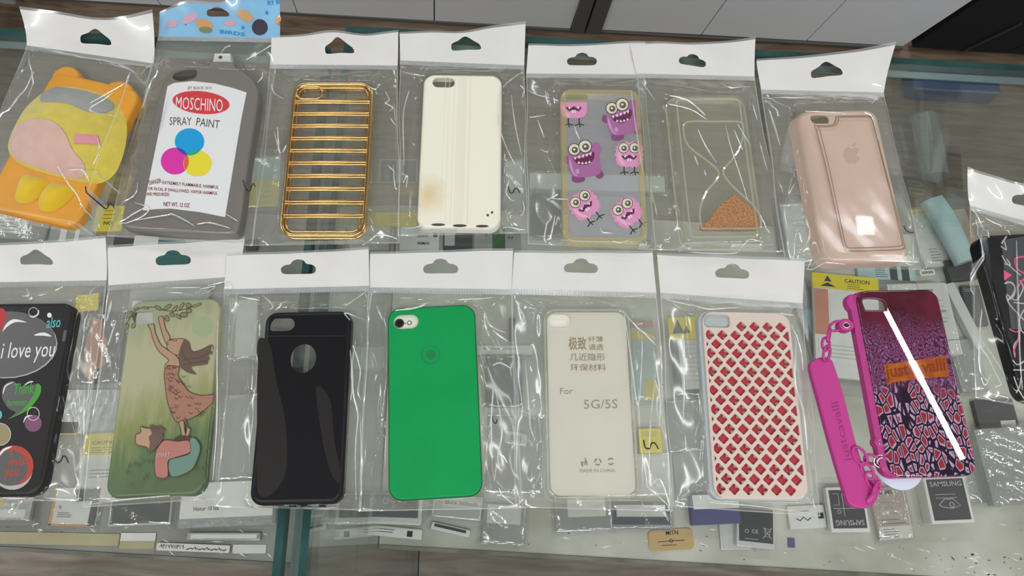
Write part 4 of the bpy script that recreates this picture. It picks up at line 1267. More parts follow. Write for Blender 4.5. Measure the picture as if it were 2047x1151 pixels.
def monster_fluffy(A, cx, cy, s_, a, eyes=True, cut=False):
    f = rt(cx, cy, s_, a); pts = []
    rr = random.Random(int(cx)); nsp = 30
    for i in range(nsp * 2):
        t = math.pi * i / nsp
        ex = 27 * (abs(math.cos(t)) ** .6) * (1 if math.cos(t) > 0 else -1); ey = 25 * (abs(math.sin(t)) ** .6) * (1 if math.sin(t) > 0 else -1)
        k = 1.0 if i % 2 else 1.13 + rr.uniform(-.03, .06)
        if cut:
            ey = max(ey, -8)
            k = 1.0
        pts.append((ex * k, ey * k))
    for x in (-11, 11):
        A.line(f([(x, 20), (x, 36), (x - 9, 40)]), 2.2 * s_, ink('black', ()), smooth_=False); A.line(f([(x, 36), (x + 10, 39)]), 2.2 * s_, ink('black', ()), smooth_=False); A.line(f([(x, 36), (x + 2, 43)]), 2.0 * s_, ink('black', ()), smooth_=False)
    A.poly(f(pts), ink('pink', ()))
    A.blob(f([(-24, 2), (-18, 18), (-8, 23), (-16, 8), (-20, -6)] if not cut else [(-24, 2), (-18, 18), (-8, 22), (-16, 8), (-20, -4)]), ink('pink_light', ()))
    A.poly(f([(-17, 3), (-11, 1), (-6, 4), (0, 0), (6, 4), (11, 1), (17, 3), (10, 11), (5, 9), (3, 14), (-3, 14), (-5, 9), (-10, 11)]), ink('mouth', ()))
    A.poly(f([(-4, 8), (0, 8), (0, 14), (-4, 14)]), ink('white', ())); A.poly(f([(1, 8), (4, 8), (4, 14), (1, 14)]), ink('white', ()))
    for x in (-9, 9):
        A.poly(f([(x - 3, 2), (x + 3, 2), (x, 7)]), ink('white', ()))
    if eyes:
        eye(A, f, -12, -14, 10, s_, (1, 1)); eye(A, f, 11, -14, 10, s_, (1, 1))


A = Art(fr, 8.25); monster_fluffy(A, 1147, 212, 0.98, 0.0, False, True); A.build('monster_print', root, 'pink monster print cut by the camera hole')
A = Art(fr, 8.25); monster_round(A, 1243, 236, 0.98, -0.12); A.build('monster_print', root, 'purple round monster print near the top right')
A = Art(fr, 8.25); monster_round(A, 1167, 320, 1.0, -0.05); A.build('monster_print', root, 'purple round monster print at the left')
A = Art(fr, 8.25); monster_fluffy(A, 1258, 309, 0.95, 0.0); A.build('monster_print', root, 'pink fluffy monster print at the right')
A = Art(fr, 8.25); monster_fluffy(A, 1168, 409, 1.0, -0.62); A.build('monster_print', root, 'pink fluffy monster print low on the left')
A = Art(fr, 8.25); monster_fluffy(A, 1253, 424, 1.0, -0.62); A.build('monster_print', root, 'pink fluffy monster print low on the right')
bag('clear bag with white header around the monster print case', (1056, 92), (1288, 88), (1052, 148), (1290, 150), (1310, 500), (1055, 488), fr, 9, 1.0, (1163, 121), 5, [2, 1.5, 1, 3, 3], EURO, 0.85)

# ---------------------------------------------------------------- 6 hourglass case
Z6 = 2.2
fr, root = case('phone_case', 'thick clear phone case with an hourglass of orange sand', 'phone case', [(1330, 192), (1480, 190), (1537, 488), (1374, 489)], 12, Z6, GRP)
W_, L_ = fr.w, fr.l
Q = lambda pts: [(1300 + x / 3.385, 160 + y / 3.385) for x, y in pts]
mb = MB(); mb.shell(rrect(W_, L_, 8, 8), 12, 2.5, (), 1.6); mb.build('shell', M['hour_clear'], root)
mb = MB(); mb.tube([(x, y, 12.1) for x, y in inset(ccw(rrect(W_, L_, 8, 8)), 5)], 0.6, n=8, closed=True)
mb.tube([(x, y, 4) for x, y in inset(ccw(rrect(W_, L_, 8, 8)), -1.2)], 0.7, n=8, closed=True)
mb.build('edge_ridge', M['hour_ridge'], root)
hg = curve([fr.loc(*p) for p in Q([(250, 285), (225, 350), (262, 450), (390, 550), (458, 615), (450, 670), (375, 765), (336, 880), (345, 985), (372, 1004), (560, 1004), (725, 1002), (746, 980), (742, 920), (690, 840), (590, 750), (512, 665), (495, 605), (560, 530), (612, 440), (628, 340), (605, 285), (430, 282)])], True, 5)
mb = MB(); mb.tube([(x, y, 12.2) for x, y in hg], 0.75, n=8, closed=True); mb.build('hourglass_outline', M['hour_ridge'], root)
sd = lpoly(fr, Q([(350, 985), (352, 957), (398, 948), (420, 900), (470, 842), (520, 800), (580, 766), (655, 828), (710, 872), (740, 930), (742, 978), (720, 1000), (372, 1000)]), 3)
mb = MB(); mb.prism(sd, 6, 11.3, 1.2, step=2, zf=lambda x, y: 0.15 * math.sin(3 * x) * math.sin(2.7 * y)); mb.build('sand', M['sand'], root, angle=80)
bag('clear bag with white header around the hourglass case', (1257, 90), (1505, 84), (1272, 148), (1508, 154), (1568, 504), (1310, 500), fr, 12, 1.8, (1384, 123), 6, [3, 3, 1, 1, 7], EURO, 0.78, 0.16)

# ---------------------------------------------------------------- 7 rose gold leather case
Z7 = 0.9
fr, root = case('phone_case', 'rose gold leather phone case with brown stitching and an embossed fruit mark', 'phone case', [(1596, 222), (1752, 219), (1818, 523), (1650, 528)], 13, Z7, GRP)
W_, L_ = fr.w, fr.l
ol = rrect(W_, L_, 9, 8)
ch = lpoly(fr, [(1620, 236), (1624, 231), (1650, 231), (1657, 238), (1656, 246), (1650, 247), (1630, 247), (1623, 243)], 3)
mb = MB(); mb.shell(ol, 13, 4.5, [ch], n=6)
mb.v = [(x - (0.35 * (13 - z) if x < 0 else 0) * min(1, abs(x) / 20), y, z) for x, y, z in mb.v]     # the left flank leans outwards
mb.build('shell', M['rose'], root)
A = Art(fr, 13.03)


def dashes(A, pts, wpx, mat, n=4, on=3):
    q = curve(pts, True, 24); i = 0
    run = []
    acc = 0.0
    for a, b in zip(q, q[1:] + q[:1]):
        run.append(a); acc += math.hypot(b[0] - a[0], b[1] - a[1])
        if acc > n:
            run.append(b)
            A.line(run, wpx, mat, smooth_=False); run = []; acc = -0.6
    return A


A_out = [(1629, 256), (1634, 252), (1655, 251), (1667, 247), (1671, 238), (1673, 233), (1700, 232), (1733, 232), (1742, 236), (1746, 246), (1764, 320), (1785, 400), (1806, 488), (1805, 497), (1796, 500), (1745, 502), (1695, 503), (1687, 499), (1683, 488), (1668, 420), (1648, 330)]
cx_, cy_ = 1712, 370
A_in = [(cx_ + (x - cx_) * .93, cy_ + (y - cy_) * .965) for x, y in A_out]
for P_ in (A_out, A_in):
    dashes(A, P_, 1.5, M['stitch'])
A.build('stitching', root)
A = Art(fr, 13.03)
ap = [(0, -9), (6, -12), (12, -9), (14, -5), (10, 0), (11, 6), (15, 10), (11, 18), (5, 22), (0, 20), (-6, 22), (-12, 16), (-16, 6), (-15, -4), (-10, -11), (-4, -11)]
A.blob([(1703 + x * 1.05, 306 + y) for x, y in ap], M['emboss']); A.blob([(1704, 293), (1705, 288), (1710, 285), (1709, 291)], M['emboss'], 3)
A.build('embossed_logo', root)
bag('clear bag with white header around the rose gold case', (1510, 121), (1776, 103), (1521, 180), (1766, 186), (1848, 540), (1570, 530), fr, 13.5, 0.5, (1650, 145), 7, [1, 2, 2, 6, 12], TRI, 1.0, -0.05, pad=5.0,
    marks=[([[(1806, 452), (1811, 464), (1817, 470), (1820, 467)]], 0.4)])

# ---------------------------------------------------------------- 8 scribble case at the right border
Z8 = 0.9
fr, root = case('phone_case', 'black phone case scribbled in white and pink, cut by the right edge', 'phone case', [(1977, 476), (2146, 462), (2192, 795), (2010, 800)], 11, Z8, GRP)
W_, L_ = fr.w, fr.l
mb = MB(); mb.shell(rrect(W_, L_, 9, 8), 11, 3.0); mb.build('shell', M['black_gloss'], root)
S3 = lambda pts: [(1820 + x / 4.264, 330 + y / 4.264) for x, y in pts]
S4 = lambda pts: [(1780 + x / 4.262, 560 + y / 4.262) for x, y in pts]
A = Art(fr, 11.05)
A.poly(S3([(775, 640), (1000, 600), (1300, 600), (1300, 1400), (860, 1400), (800, 900)]), ink('charcoal', ()))
sv, pk = ink('silver', ()), ink('hot_pink', ())
for pts in ([(775, 670), (820, 605)], [(770, 690), (815, 720), (800, 650)], [(780, 770), (815, 830), (880, 890), (940, 940)], [(800, 840), (850, 850), (820, 800)], [(800, 1010), (860, 1000), (890, 1050), (860, 1120), (820, 1150)], [(820, 1100), (900, 1150), (960, 1050), (930, 980)]):
    A.line(S3(pts), 2.6, sv)
for pts in ([(970, 30), (1010, 15), (1060, 60), (1050, 130), (1000, 170)], [(985, 130), (1010, 200), (1070, 270), (1138, 340)], [(1138, 250), (1100, 330), (1110, 420), (1160, 470)], [(1050, 190), (1138, 200)], [(1060, 640), (1050, 560), (1090, 500)], [(1045, 765), (1138, 765)],
            [(1050, 820), (1090, 930), (1138, 1010)], [(1110, 830), (1100, 900), (1070, 960)], [(1040, 680), (1080, 720), (1138, 690)]):
    A.line(S4(pts), 2.6, sv)
A.poly(S3([(793, 895), (862, 938), (797, 985)]), pk)
for pts in ([(968, 780), (890, 800), (905, 880), (968, 925)], [(905, 1050), (940, 1000), (990, 940)]):
    A.line(S3(pts), 3, pk)
for pts in ([(1010, 415), (1060, 440), (1110, 430)], [(1100, 440), (1080, 520), (1050, 600), (1060, 660)]):
    A.line(S4(pts), 2.6, pk)
A.build('scribble_print', root)
bag('clear bag with white header around the scribbled black case, cut by the right edge', (1920, 344), (2105, 385), (1938, 412), (2120, 462), (2195, 840), (1950, 795), fr, 11.5, 0.5, (2055, 402), 8, [9, 5, 3, 3, 3], EURO, 1.0, 0.18)

# ---------------------------------------------------------------- 9 bubble case at the left border
Z9 = 0.9
fr, root = case('phone_case', 'black phone case printed with love message bubbles, cut by the left edge', 'phone case', [(-45, 610), (145, 605), (97, 993), (-94, 992)], 9, Z9, GRP)
W_, L_ = fr.w, fr.l
mb = MB(); mb.shell(rrect(W_, L_, 10, 8), 9, 2.6); mb.build('shell', M['black_dull'], root)
mb = MB(); p = fr.loc(129, 671); mb.prism(rrect(2.2, 8, 1), 6, 9.3, .4); mb.v = [(x + p[0], y + p[1], z) for x, y, z in mb.v]; mb.build('side_button', plain('dark_grey_button', (0.10, 0.10, 0.11), 0.3), root)
A = Art(fr, 9.05)
B1 = lambda pts: [(x / 3.835, 480 + y / 3.835) for x, y in pts]
B2 = lambda pts: [(x / 3.487, 750 + y / 3.487) for x, y in pts]
wh, gy = ink('white', ()), ink('bubble_grey', ())
A.ell(15, 690, 100, 66, ink('silver', ()), -0.05); A.ell(14, 688, 99, 66, gy, -0.05)
A.blob(B1([(-40, 560), (0, 520), (40, 540), (50, 590), (10, 690), (-30, 690)]), ink('blood', ()))
A.blob(B1([(20, 700), (50, 640), (110, 605), (205, 630), (120, 628), (60, 660)]), wh); A.blob(B1([(262, 730), (300, 712), (350, 710), (395, 738), (330, 732)]), wh)
A.ring(67, 624, 10, 10, 1.4, ink('silver', ())); A.line(B1([(230, 580), (255, 588), (290, 570), (298, 535)]), 3.5, wh, True)
A.ell(99, 630, 4.5, 5, wh); A.text('also', (93, 656), (122, 654), 22, ink('teal', ()), 0.01, 0.35)
A.text('i love you', (2, 727), (113, 723), 42, wh, 0.0, 0.38)
A.blob(B2([(15, 150), (30, 70), (90, 40), (140, 75), (190, 70), (250, 62), (285, 80), (270, 140), (200, 230), (60, 305), (110, 260), (60, 230)]), ink('bubble_grey', ()))
A.blob(B2([(55, 305), (150, 250), (240, 130), (255, 60), (288, 80), (272, 150), (190, 245)]), ink('bubble_green', ()))
A.line(B2([(22, 130), (40, 75), (95, 48)]), 3, wh, True); A.line(B2([(165, 75), (205, 48), (235, 45)]), 3, wh, True)
A.text('Think', (30, 789), (70, 786), 22, ink('bubble_green', ()), 0.01, 0.35); A.text('forever', (14, 812), (56, 810), 14, ink('bubble_green', ()), 0.01, 0.35)
A.ell(67, 846, 17, 17, ink('bubble_mauve', ())); A.ring(67, 827, 13, 14, 2, ink('silver', ())); A.line(B2([(165, 330), (185, 290), (225, 280)]), 3, wh, True)
A.ell(0, 868, 23, 23, ink('bubble_tan', ())); A.ring(0, 868, 23, 23, 2, ink('silver', ())); A.ell(-4, 829, 9, 10, ink('teal', ()))
A.ell(25, 937, 41, 42, ink('silver', ())); A.ell(28, 930, 40, 40, ink('bubble_red', ())); A.ell(20, 935, 36, 36, ink('bubble_grey', ()))
A.line(B2([(-10, 570), (30, 520), (85, 497)]), 5, wh, True)
A.text('I', (20, 912), (28, 912), 18, ink('bubble_red', ()), 0.02, 0.3); A.text('miss', (17, 932), (62, 928), 16, ink('bubble_red', ()), 0.02, 0.35); A.text('you', (8, 960), (42, 957), 20, ink('bubble_red', ()), 0.02, 0.35)
A.build('bubble_print', root)
bag('clear bag with white header around the love bubble case, cut by the left edge', (-62, 492), (218, 476), (-70, 566), (214, 561), (157, 1001), (-122, 1002), fr, 9, 0.5, (74, 519), 9, [2, 2, 1, 3, 4], TRI, 1.05, 0.05,
    marks=[(MARK5(120, 920, 1.25), 0.5)])

# ---------------------------------------------------------------- 10 case with a drawn girl
Z10 = 1.5
mt, nt, out = new_mat('painted_meadow')
b = N(nt, 'ShaderNodeBsdfPrincipled'); b.inputs['Roughness'].default_value = 0.4; co = coords(nt)
sp = nt.nodes.new('ShaderNodeSeparateXYZ'); nt.links.new(co, sp.inputs[0])
nz = N(nt, 'ShaderNodeTexNoise'); nz.inputs['Scale'].default_value = 0.10; nz.inputs['Detail'].default_value = 6
mp = nt.nodes.new('ShaderNodeMapping'); mp.inputs['Scale'].default_value = (2.5, 0.5, 1); mp.inputs['Rotation'].default_value = (0, 0, 0.4); nt.links.new(co, mp.inputs[0]); nt.links.new(mp.outputs[0], nz.inputs['Vector'])
yy = mathn(nt, 'ADD', mathn(nt, 'ADD', sp.outputs[1], mathn(nt, 'MULTIPLY', sp.outputs[0], -0.35)), mathn(nt, 'MULTIPLY', mathn(nt, 'SUBTRACT', nz.outputs[0], .5), 45.0))
mr = N(nt, 'ShaderNodeMapRange'); mr.inputs[1].default_value = -65; mr.inputs[2].default_value = 65; nt.links.new(yy, mr.inputs[0])
rp = nt.nodes.new('ShaderNodeValToRGB'); e = rp.color_ramp.elements
e[0].position = 0.05; e[0].color = (0.085, 0.12, 0.055, 1); e[1].position = 0.95; e[1].color = (0.28, 0.30, 0.19, 1)
for p_, c_ in ((0.22, (0.095, 0.155, 0.065)), (0.40, (0.25, 0.26, 0.10)), (0.6, (0.38, 0.365, 0.225)), (0.8, (0.38, 0.365, 0.23))):
    x = e.new(p_); x.color = rgba(c_)
nt.links.new(mr.outputs[0], rp.inputs[0]); nt.links.new(rp.outputs[0], b.inputs['Base Color']); nt.links.new(b.outputs[0], out.inputs[0])
M['meadow'] = mt
fr, root = case('phone_case', 'pale green phone case drawn with a girl reaching up for a leafy branch', 'phone case', [(246, 603), (435, 597), (419, 989), (231, 996)], 8.5, Z10, GRP)
W_, L_ = fr.w, fr.l
G3 = lambda pts: [(200 + x / 5.4815, 590 + y / 5.4815) for x, y in pts]
G4 = lambda pts: [(200 + x / 5.2308, 790 + y / 5.2308) for x, y in pts]
ch = lpoly(fr, G3([(345, 220), (380, 185), (575, 178), (578, 312), (400, 322), (370, 290)]))
mb = MB(); mb.shell(rrect(W_, L_, 9, 8), 8.5, 2.2, [ch]); mb.build('shell', M['meadow'], root)
A = Art(fr, 8.53)
lb = ink('line_brown', ())


def shape(pts, mat, wpx=1.3, n=4, edge=lb):
    A.blob(pts, mat, n)
    if edge:
        A.line(list(pts) + [pts[0]], wpx, edge)


A.ell(405, 652, 22, 20, ink('skyish', ()))
A.line(G3([(280, 330), (400, 160), (600, 130), (700, 165), (850, 170), (1000, 130), (1110, 95)]), 1.6, lb)
for cx, cy, rx, ry, a in ((290, 350, 45, 16, -1.2), (365, 335, 28, 22, -.9), (740, 130, 50, 20, -.6), (820, 150, 45, 18, -.9), (895, 120, 45, 18, -1.0), (970, 110, 30, 24, .2), (1060, 110, 55, 15, -.3), (735, 255, 35, 22, 1.2), (790, 215, 30, 20, .6), (860, 235, 38, 16, .8),
                          (920, 215, 40, 26, .1), (975, 170, 30, 24, 0), (640, 140, 40, 18, .5), (320, 190, 40, 14, -.2), (310, 240, 40, 12, -.3), (400, 150, 30, 12, -.4), (500, 140, 34, 12, .2)):
    q = G3([(cx, cy)])[0]; k = 5.4815
    A.ell(q[0], q[1], rx / k * 1.1, ry / k * 1.15, lb, a, 14); A.ell(q[0], q[1], rx / k * .9, ry / k * .82, ink('leaf', ()), a, 14)
shape(G3([(640, 245), (690, 240), (722, 370), (770, 465), (735, 535), (700, 470), (668, 360)]), ink('skin', ()))
shape(G3([(735, 575), (750, 500), (830, 480), (930, 485), (985, 545), (950, 630), (870, 655), (790, 640)]), ink('skin', ()))
shape(G3([(525, 325), (590, 320), (605, 400), (660, 530), (720, 585), (830, 660), (870, 720), (860, 800), (725, 830), (720, 760), (755, 710), (650, 615), (590, 500), (560, 390)]), ink('skin', ()))
A.blob(G3([(930, 485), (985, 540), (1010, 615), (1100, 600), (1220, 550), (1215, 610), (1245, 625), (1190, 660), (1205, 700), (1170, 735), (1180, 755), (1100, 770), (1000, 790), (1050, 862), (960, 840), (890, 785), (865, 650), (890, 560)]), ink('hair', ()))
for pts in ([(980, 560), (1020, 620), (1110, 600), (1225, 545), (1245, 600)], [(950, 700), (1080, 690), (1190, 640), (1235, 655)], [(920, 760), (1040, 745), (1170, 720), (1180, 755)], [(890, 790), (960, 840), (1060, 868)], [(900, 600), (930, 690), (1000, 740)]):
    A.line(G3(pts), 1.1, lb)
A.line(G3([(760, 500), (790, 492), (820, 505), (850, 492)]), 1.1, lb); A.line(G3([(740, 545), (760, 530)]), 1.1, lb)
shape(G3([(755, 770), (870, 790), (858, 880), (920, 980), (985, 1060), (1110, 1100), (1245, 1090), (1240, 1130)]) + G4([(1185, 60), (1160, 95), (1065, 180), (960, 240), (825, 280), (775, 240), (722, 110), (700, 20)]) + G3([(715, 950), (710, 830)]), ink('dress', ()))
rr = random.Random(4)
for i in range(46):
    t = rr.random(); y = 640 + 90 + t * 105; x0 = 330 + t * 12; x1 = 357 + t * 62
    x = rr.uniform(x0, x1)
    A.line([(x - 4, y - 2), (x, y + 2), (x + 4, y - 1)], 0.9, lb)
shape(G4([(830, 285), (850, 350), (865, 420), (900, 430), (890, 350), (880, 270)]), ink('skin', ())); shape(G4([(885, 250), (915, 350), (900, 430), (930, 430), (950, 360), (920, 330), (900, 250)]), ink('skin', ()))
shape(G4([(785, 465), (830, 430), (895, 425), (950, 440), (960, 465), (850, 485)]), lb)
shape(G4([(430, 325), (480, 345), (540, 350), (600, 380), (640, 480), (580, 560), (510, 600), (500, 545), (390, 512), (385, 420), (408, 405), (438, 385)]), ink('skin', ()))
A.blob(G4([(530, 350), (540, 315), (600, 330), (640, 315), (660, 340), (690, 370), (660, 400), (668, 440), (640, 500), (570, 560), (500, 610), (530, 520), (520, 440), (550, 400)]), ink('hair', ()))
for i in range(8):
    q = G4([(540 + 18 * i, 345 + (i % 3) * 8), (530 + 20 * i, 310 + (i % 2) * 12 + i * 5)]); A.line(q, 1.2, lb)
shape(G4([(600, 570), (680, 475), (820, 485), (940, 480), (950, 595), (800, 650), (720, 690), (715, 850), (600, 850), (580, 690)]), ink('shirt', ()))
shape(G4([(945, 465), (1000, 450), (1055, 545), (1020, 680), (950, 790), (760, 850), (730, 690), (830, 650), (950, 605)]), ink('trousers', ()), 1.0)
for x, y in ((370, 720), (410, 735), (465, 690), (515, 690), (555, 700), (310, 740), (1120, 590), (290, 800), (1010, 770), (330, 940), (500, 850), (1080, 770), (1130, 730), (470, 870)):
    q = G4([(x, y)])[0]; A.line([(q[0], q[1] - 5), (q[0] + 1, q[1] + 4)], 1.0, lb); A.line([(q[0] + 4, q[1] - 2), (q[0] + 2, q[1] + 4)], 0.8, lb)
A.text('XMART', G4([(595, 648)])[0], G4([(745, 642)])[0], 8.6, ink('letter_pale', ()))
A.build('girl_drawing', root)
bag('clear bag with white header around the case with the drawn girl', (217, 492), (492, 474), (217, 571), (478, 553), (434, 998), (165, 1014), fr, 8.5, 1.2, (347, 518), 10, [1.5, 1, 1, 1, 1.5], EURO, 1.0, -0.04)

# ---------------------------------------------------------------- 11 black case
Z11 = 2.0
fr, root = case('phone_case', 'glossy black phone case with a large round hole', 'phone case', [(522, 625), (692, 622), (698, 1006), (510, 1010)], 9.5, Z11, GRP)
W_, L_ = fr.w, fr.l
c0 = fr.loc(606, 716); c1 = fr.loc(634, 716)
r_ = (c1[0] - c0[0])
chs = [stadium(fr, 537, 636, 588, 661), ellipse(c0[0], c0[1], r_ * .93, r_ * 1.08, 32)]
mb = MB(); mb.shell(rrect(W_, L_, 8, 8), 9.5, 3.0, chs)
mb.build('shell', M['black_gloss'], root)
A = Art(fr, 9.53)
dull = M['black_dull']
A.blob([(516, 680), (540, 690), (552, 760), (570, 840), (572, 940), (545, 985), (516, 985), (514, 900), (514, 760)], dull); A.blob([(632, 775), (660, 800), (668, 880), (680, 940), (676, 965), (660, 940), (645, 880)], dull)
A.build('brushed_panels', root)
A = Art(fr, 9.53); A.line([(530, 672), (692, 671)], 0.8, ink('charcoal', ())); A.build('seam_line', root)
for x in (580, 603, 640):
    p = fr.loc(x, 1009); mb = MB(); mb.prism(rrect(4, 2.4, 1), 1, 5, .6); mb.v = [(a + p[0], b + p[1], z) for a, b, z in mb.v]; mb.build('port_nub', M['black_gloss'], root)
bag('clear bag with white header around the black case with the round hole', (456, 510), (738, 496), (448, 579), (738, 572), (722, 1020), (428, 1013), fr, 10, 1.6, (597, 536), 11, [2, 2, 1, 1, 1.5], EURO, 1.0, -0.02)

# ---------------------------------------------------------------- 12 green case with the white phone inside
Z12 = 0.9
fr, root = case('phone_case', 'bright green matte phone case with a white phone camera showing', 'phone case', [(769, 618), (937, 612), (977, 988), (787, 1002)], 9, Z12, GRP)
W_, L_ = fr.w, fr.l
ol = rrect(W_, L_, 8.5, 8); hol = stadium(fr, 786, 630, 837, 656)
mb = MB(); mb.shell(ol, 9, 1.4, [hol], 0.9); mb.build('shell', M['green'], root)
mb = MB(); mb.tube([(x, y, 7.9) for x, y in inset(ccw(ol), .25)], 0.6, n=6, closed=True); mb.build('rim_line', M['green_edge'], root)
fr.zr = Z12 + 9
A = Art(fr, 9.02); A.ring(861, 709, 19.5, 19, 2.2, M['green_mark']); A.poly(ellipse(861, 709, 10, 10), M['green_mark']); A.build('round_mark', root)
rp_ = thing('phone', 'white phone inside the green case, its camera showing through the hole', 'phone', (fr.o.x, fr.o.y, Z12), fr.t)
mb = MB(); mb.prism(rrect(W_ - 2.6, L_ - 2.6, 7.5, 8), 0.4, 7.6, 1.2); mb.build('body', M['phone_white'], rp_)
p = fr.loc(798, 645); mb = MB(); mb.lathe([(3.2, 7.5), (3.2, 7.95), (2.9, 8.0)], p[0], p[1]); ln_ = mb.build('camera_lens', M['lens_ring'], rp_)
mb = MB(); mb.lathe([(2.5, 7.9), (2.4, 8.08), (0.05, 8.12)], p[0], p[1]); mb.build('lens_glass', M['lens'], ln_)
p = fr.loc(818, 644); mb = MB(); mb.lathe([(1.6, 7.5), (1.6, 7.75)], p[0], p[1]); fo = mb.build('flash', M['lens_ring'], rp_)
mb = MB(); mb.lathe([(1.1, 7.6), (1.1, 7.8)], p[0], p[1]); mb.build('flash_lens', M['phone_white'], fo)
p = fr.loc(809.5, 645); mb = MB(); mb.prism(rrect(1.1, .5, .2), 7.5, 7.75); mb.v = [(a + p[0], b + p[1], z) for a, b, z in mb.v]; mb.build('microphone', M['lens'], rp_)
bag('clear bag with white header around the bright green case', (741, 505), (1026, 497), (738, 575), (1023, 579), (1046, 1016), (716, 1022), fr, 9, 0.5, (881, 535), 12, [1, 1, 1, 1, 1], EURO, 1.0, 0.0,
    marks=[([[(984, 832), (986, 842), (991, 846), (994, 838)]], 0.4)])

# ---------------------------------------------------------------- 13 clear case with a paper insert
Z13 = 1.4
fr, root = case('phone_case', 'transparent soft phone case around a cream lettered card', 'phone case', [(1074, 618), (1248, 618), (1290, 997), (1105, 998)], 8.5, Z13, GRP)
W_, L_ = fr.w, fr.l
ol = rrect(W_, L_, 8, 8); hol = stadium(fr, 1093, 628, 1140, 655)
mb = MB(); mb.shell(ol, 8.5, 2.2, [hol], 1.3); mb.build('shell', M['clear_case'], root)
mb = MB(); mb.tube([(x, y, 8.1) for x, y in inset(ccw(ol), 1.0)], 0.5, n=6, closed=True); mb.tube([(x, y, 8.5) for x, y in hol], 0.35, n=6, closed=True); mb.build('edge_ridge', M['hour_ridge'], root)
fr.zr = Z13 + 6
o = thing('insert_card', 'cream paper card with tan Chinese lettering inside the transparent case', 'card', (fr.o.x, fr.o.y, Z13), fr.t)
mb = MB(); mb.prism(rrect(W_ - 5.4, L_ - 4.6, 6.5, 8), 5.2, 6.0); mb.build('sheet', M['paper_cream'], o)
A = Art(fr, 6.05)
bi, gi = M['brown_ink'], M['grey_ink']
C1 = lambda x, y: (1080 + x / 5.755, 610 + y / 5.755)
C2 = lambda x, y: (1080 + x / 4.796, 780 + y / 4.796)
A.text('\u6781\u81f4', C1(325, 515), C1(532, 515), 26.5, bi, 0.02)
A.text('\u7ea4\u8584', C1(550, 424), C1(720, 424), 11.5, bi, 0.01); A.text('\u901a\u900f', C1(555, 516), C1(727, 516), 12, bi, 0.01)
A.text('\u51e0\u8fd1\u9690\u5f62', C1(338, 640), C1(747, 638), 15, bi, 0.01); A.text('\u73af\u4fdd\u6750\u6599', C1(348, 756), C1(757, 754), 14, bi, 0.01)
A.text('For', C1(228, 1024), C1(378, 1022), 13, gi); A.text('5G/5S', C2(418, 178), C2(742, 172), 18, gi)
A.text('MADE IN CHINA', C2(378, 787), C2(718, 783), 6.5, gi)
q = C2(432, 655); A.ell(q[0], q[1], 1.8, 1.8, bi); A.poly([C2(425, 668), C2(445, 668), C2(455, 718), C2(446, 720), C2(438, 695), C2(430, 720), C2(422, 718)], bi); A.poly([C2(388, 680), C2(414, 684), C2(410, 730), C2(394, 728)], gi)
q = C2(552, 686)
for k in range(3):
    a0 = 2 * math.pi * k / 3 - 1.2
    A.line([(q[0] + 6 * math.cos(a0 + t), q[1] + 6 * math.sin(a0 + t)) for t in (0, .4, .8, 1.2, 1.5)], 3, bi)
q = C2(676, 682)
for k in range(2):
    a0 = math.pi * k - 2.6
    A.line([(q[0] + 5.6 * math.cos(a0 + t), q[1] + 6 * math.sin(a0 + t)) for t in (0, .5, 1.0, 1.5, 1.9)], 2.8, bi)
A.build('lettering', o)
bag('clear bag with white header around the transparent case with the lettered card', (1028, 502), (1303, 503), (1023, 578), (1312, 586), (1345, 1022), (1030, 1014), fr, 9, 1.0, (1161, 534), 13, [1, 1, 1, 1.5, 2], EURO, 0.97, 0.03,
    marks=[(MARK5(1300, 893, 1.15), 0.5)])

# ---------------------------------------------------------------- 14 pink lattice case
Z14 = 0.9
fr, root = case('phone_case', 'pale pink phone case pierced by rows of red diamond openings', 'phone case', [(1393, 620), (1577, 624), (1617, 1003), (1420, 999)], 10, Z14, GRP)
W_, L_ = fr.w, fr.l
fr.zr = Z14 + 10
mb = MB(); mb.prism(rrect(W_, L_, 8, 8), 0, 8.2, 1.4); mb.build('clear_bumper', plain('cloudy_grey_bumper', (0.42, 0.46, 0.47), 0.3, coat=0.5), root)
pw, pl = W_ - 3.0, L_ - 2.4
ol = rrect(pw, pl, 8, 8, 1.0, 0)
hol = stadium(fr, 1406, 628, 1460, 655, 2.8)
hx0, hx1, hy0, hy1 = min(p[0] for p in hol) - 1.2, max(p[0] for p in hol) + 1.2, min(p[1] for p in hol) - 1.2, max(p[1] for p in hol) + 1.2
p0 = fr.loc(1417.8, 668.8); px1 = fr.loc(1444.2, 670.2); py1 = fr.loc(1421.2, 705.1)
ax, ay = px1[0] - p0[0], (p0[1] - py1[1]) / 2
hs_ = []; red_in = []
inn = inset(ccw(ol), 2.0)
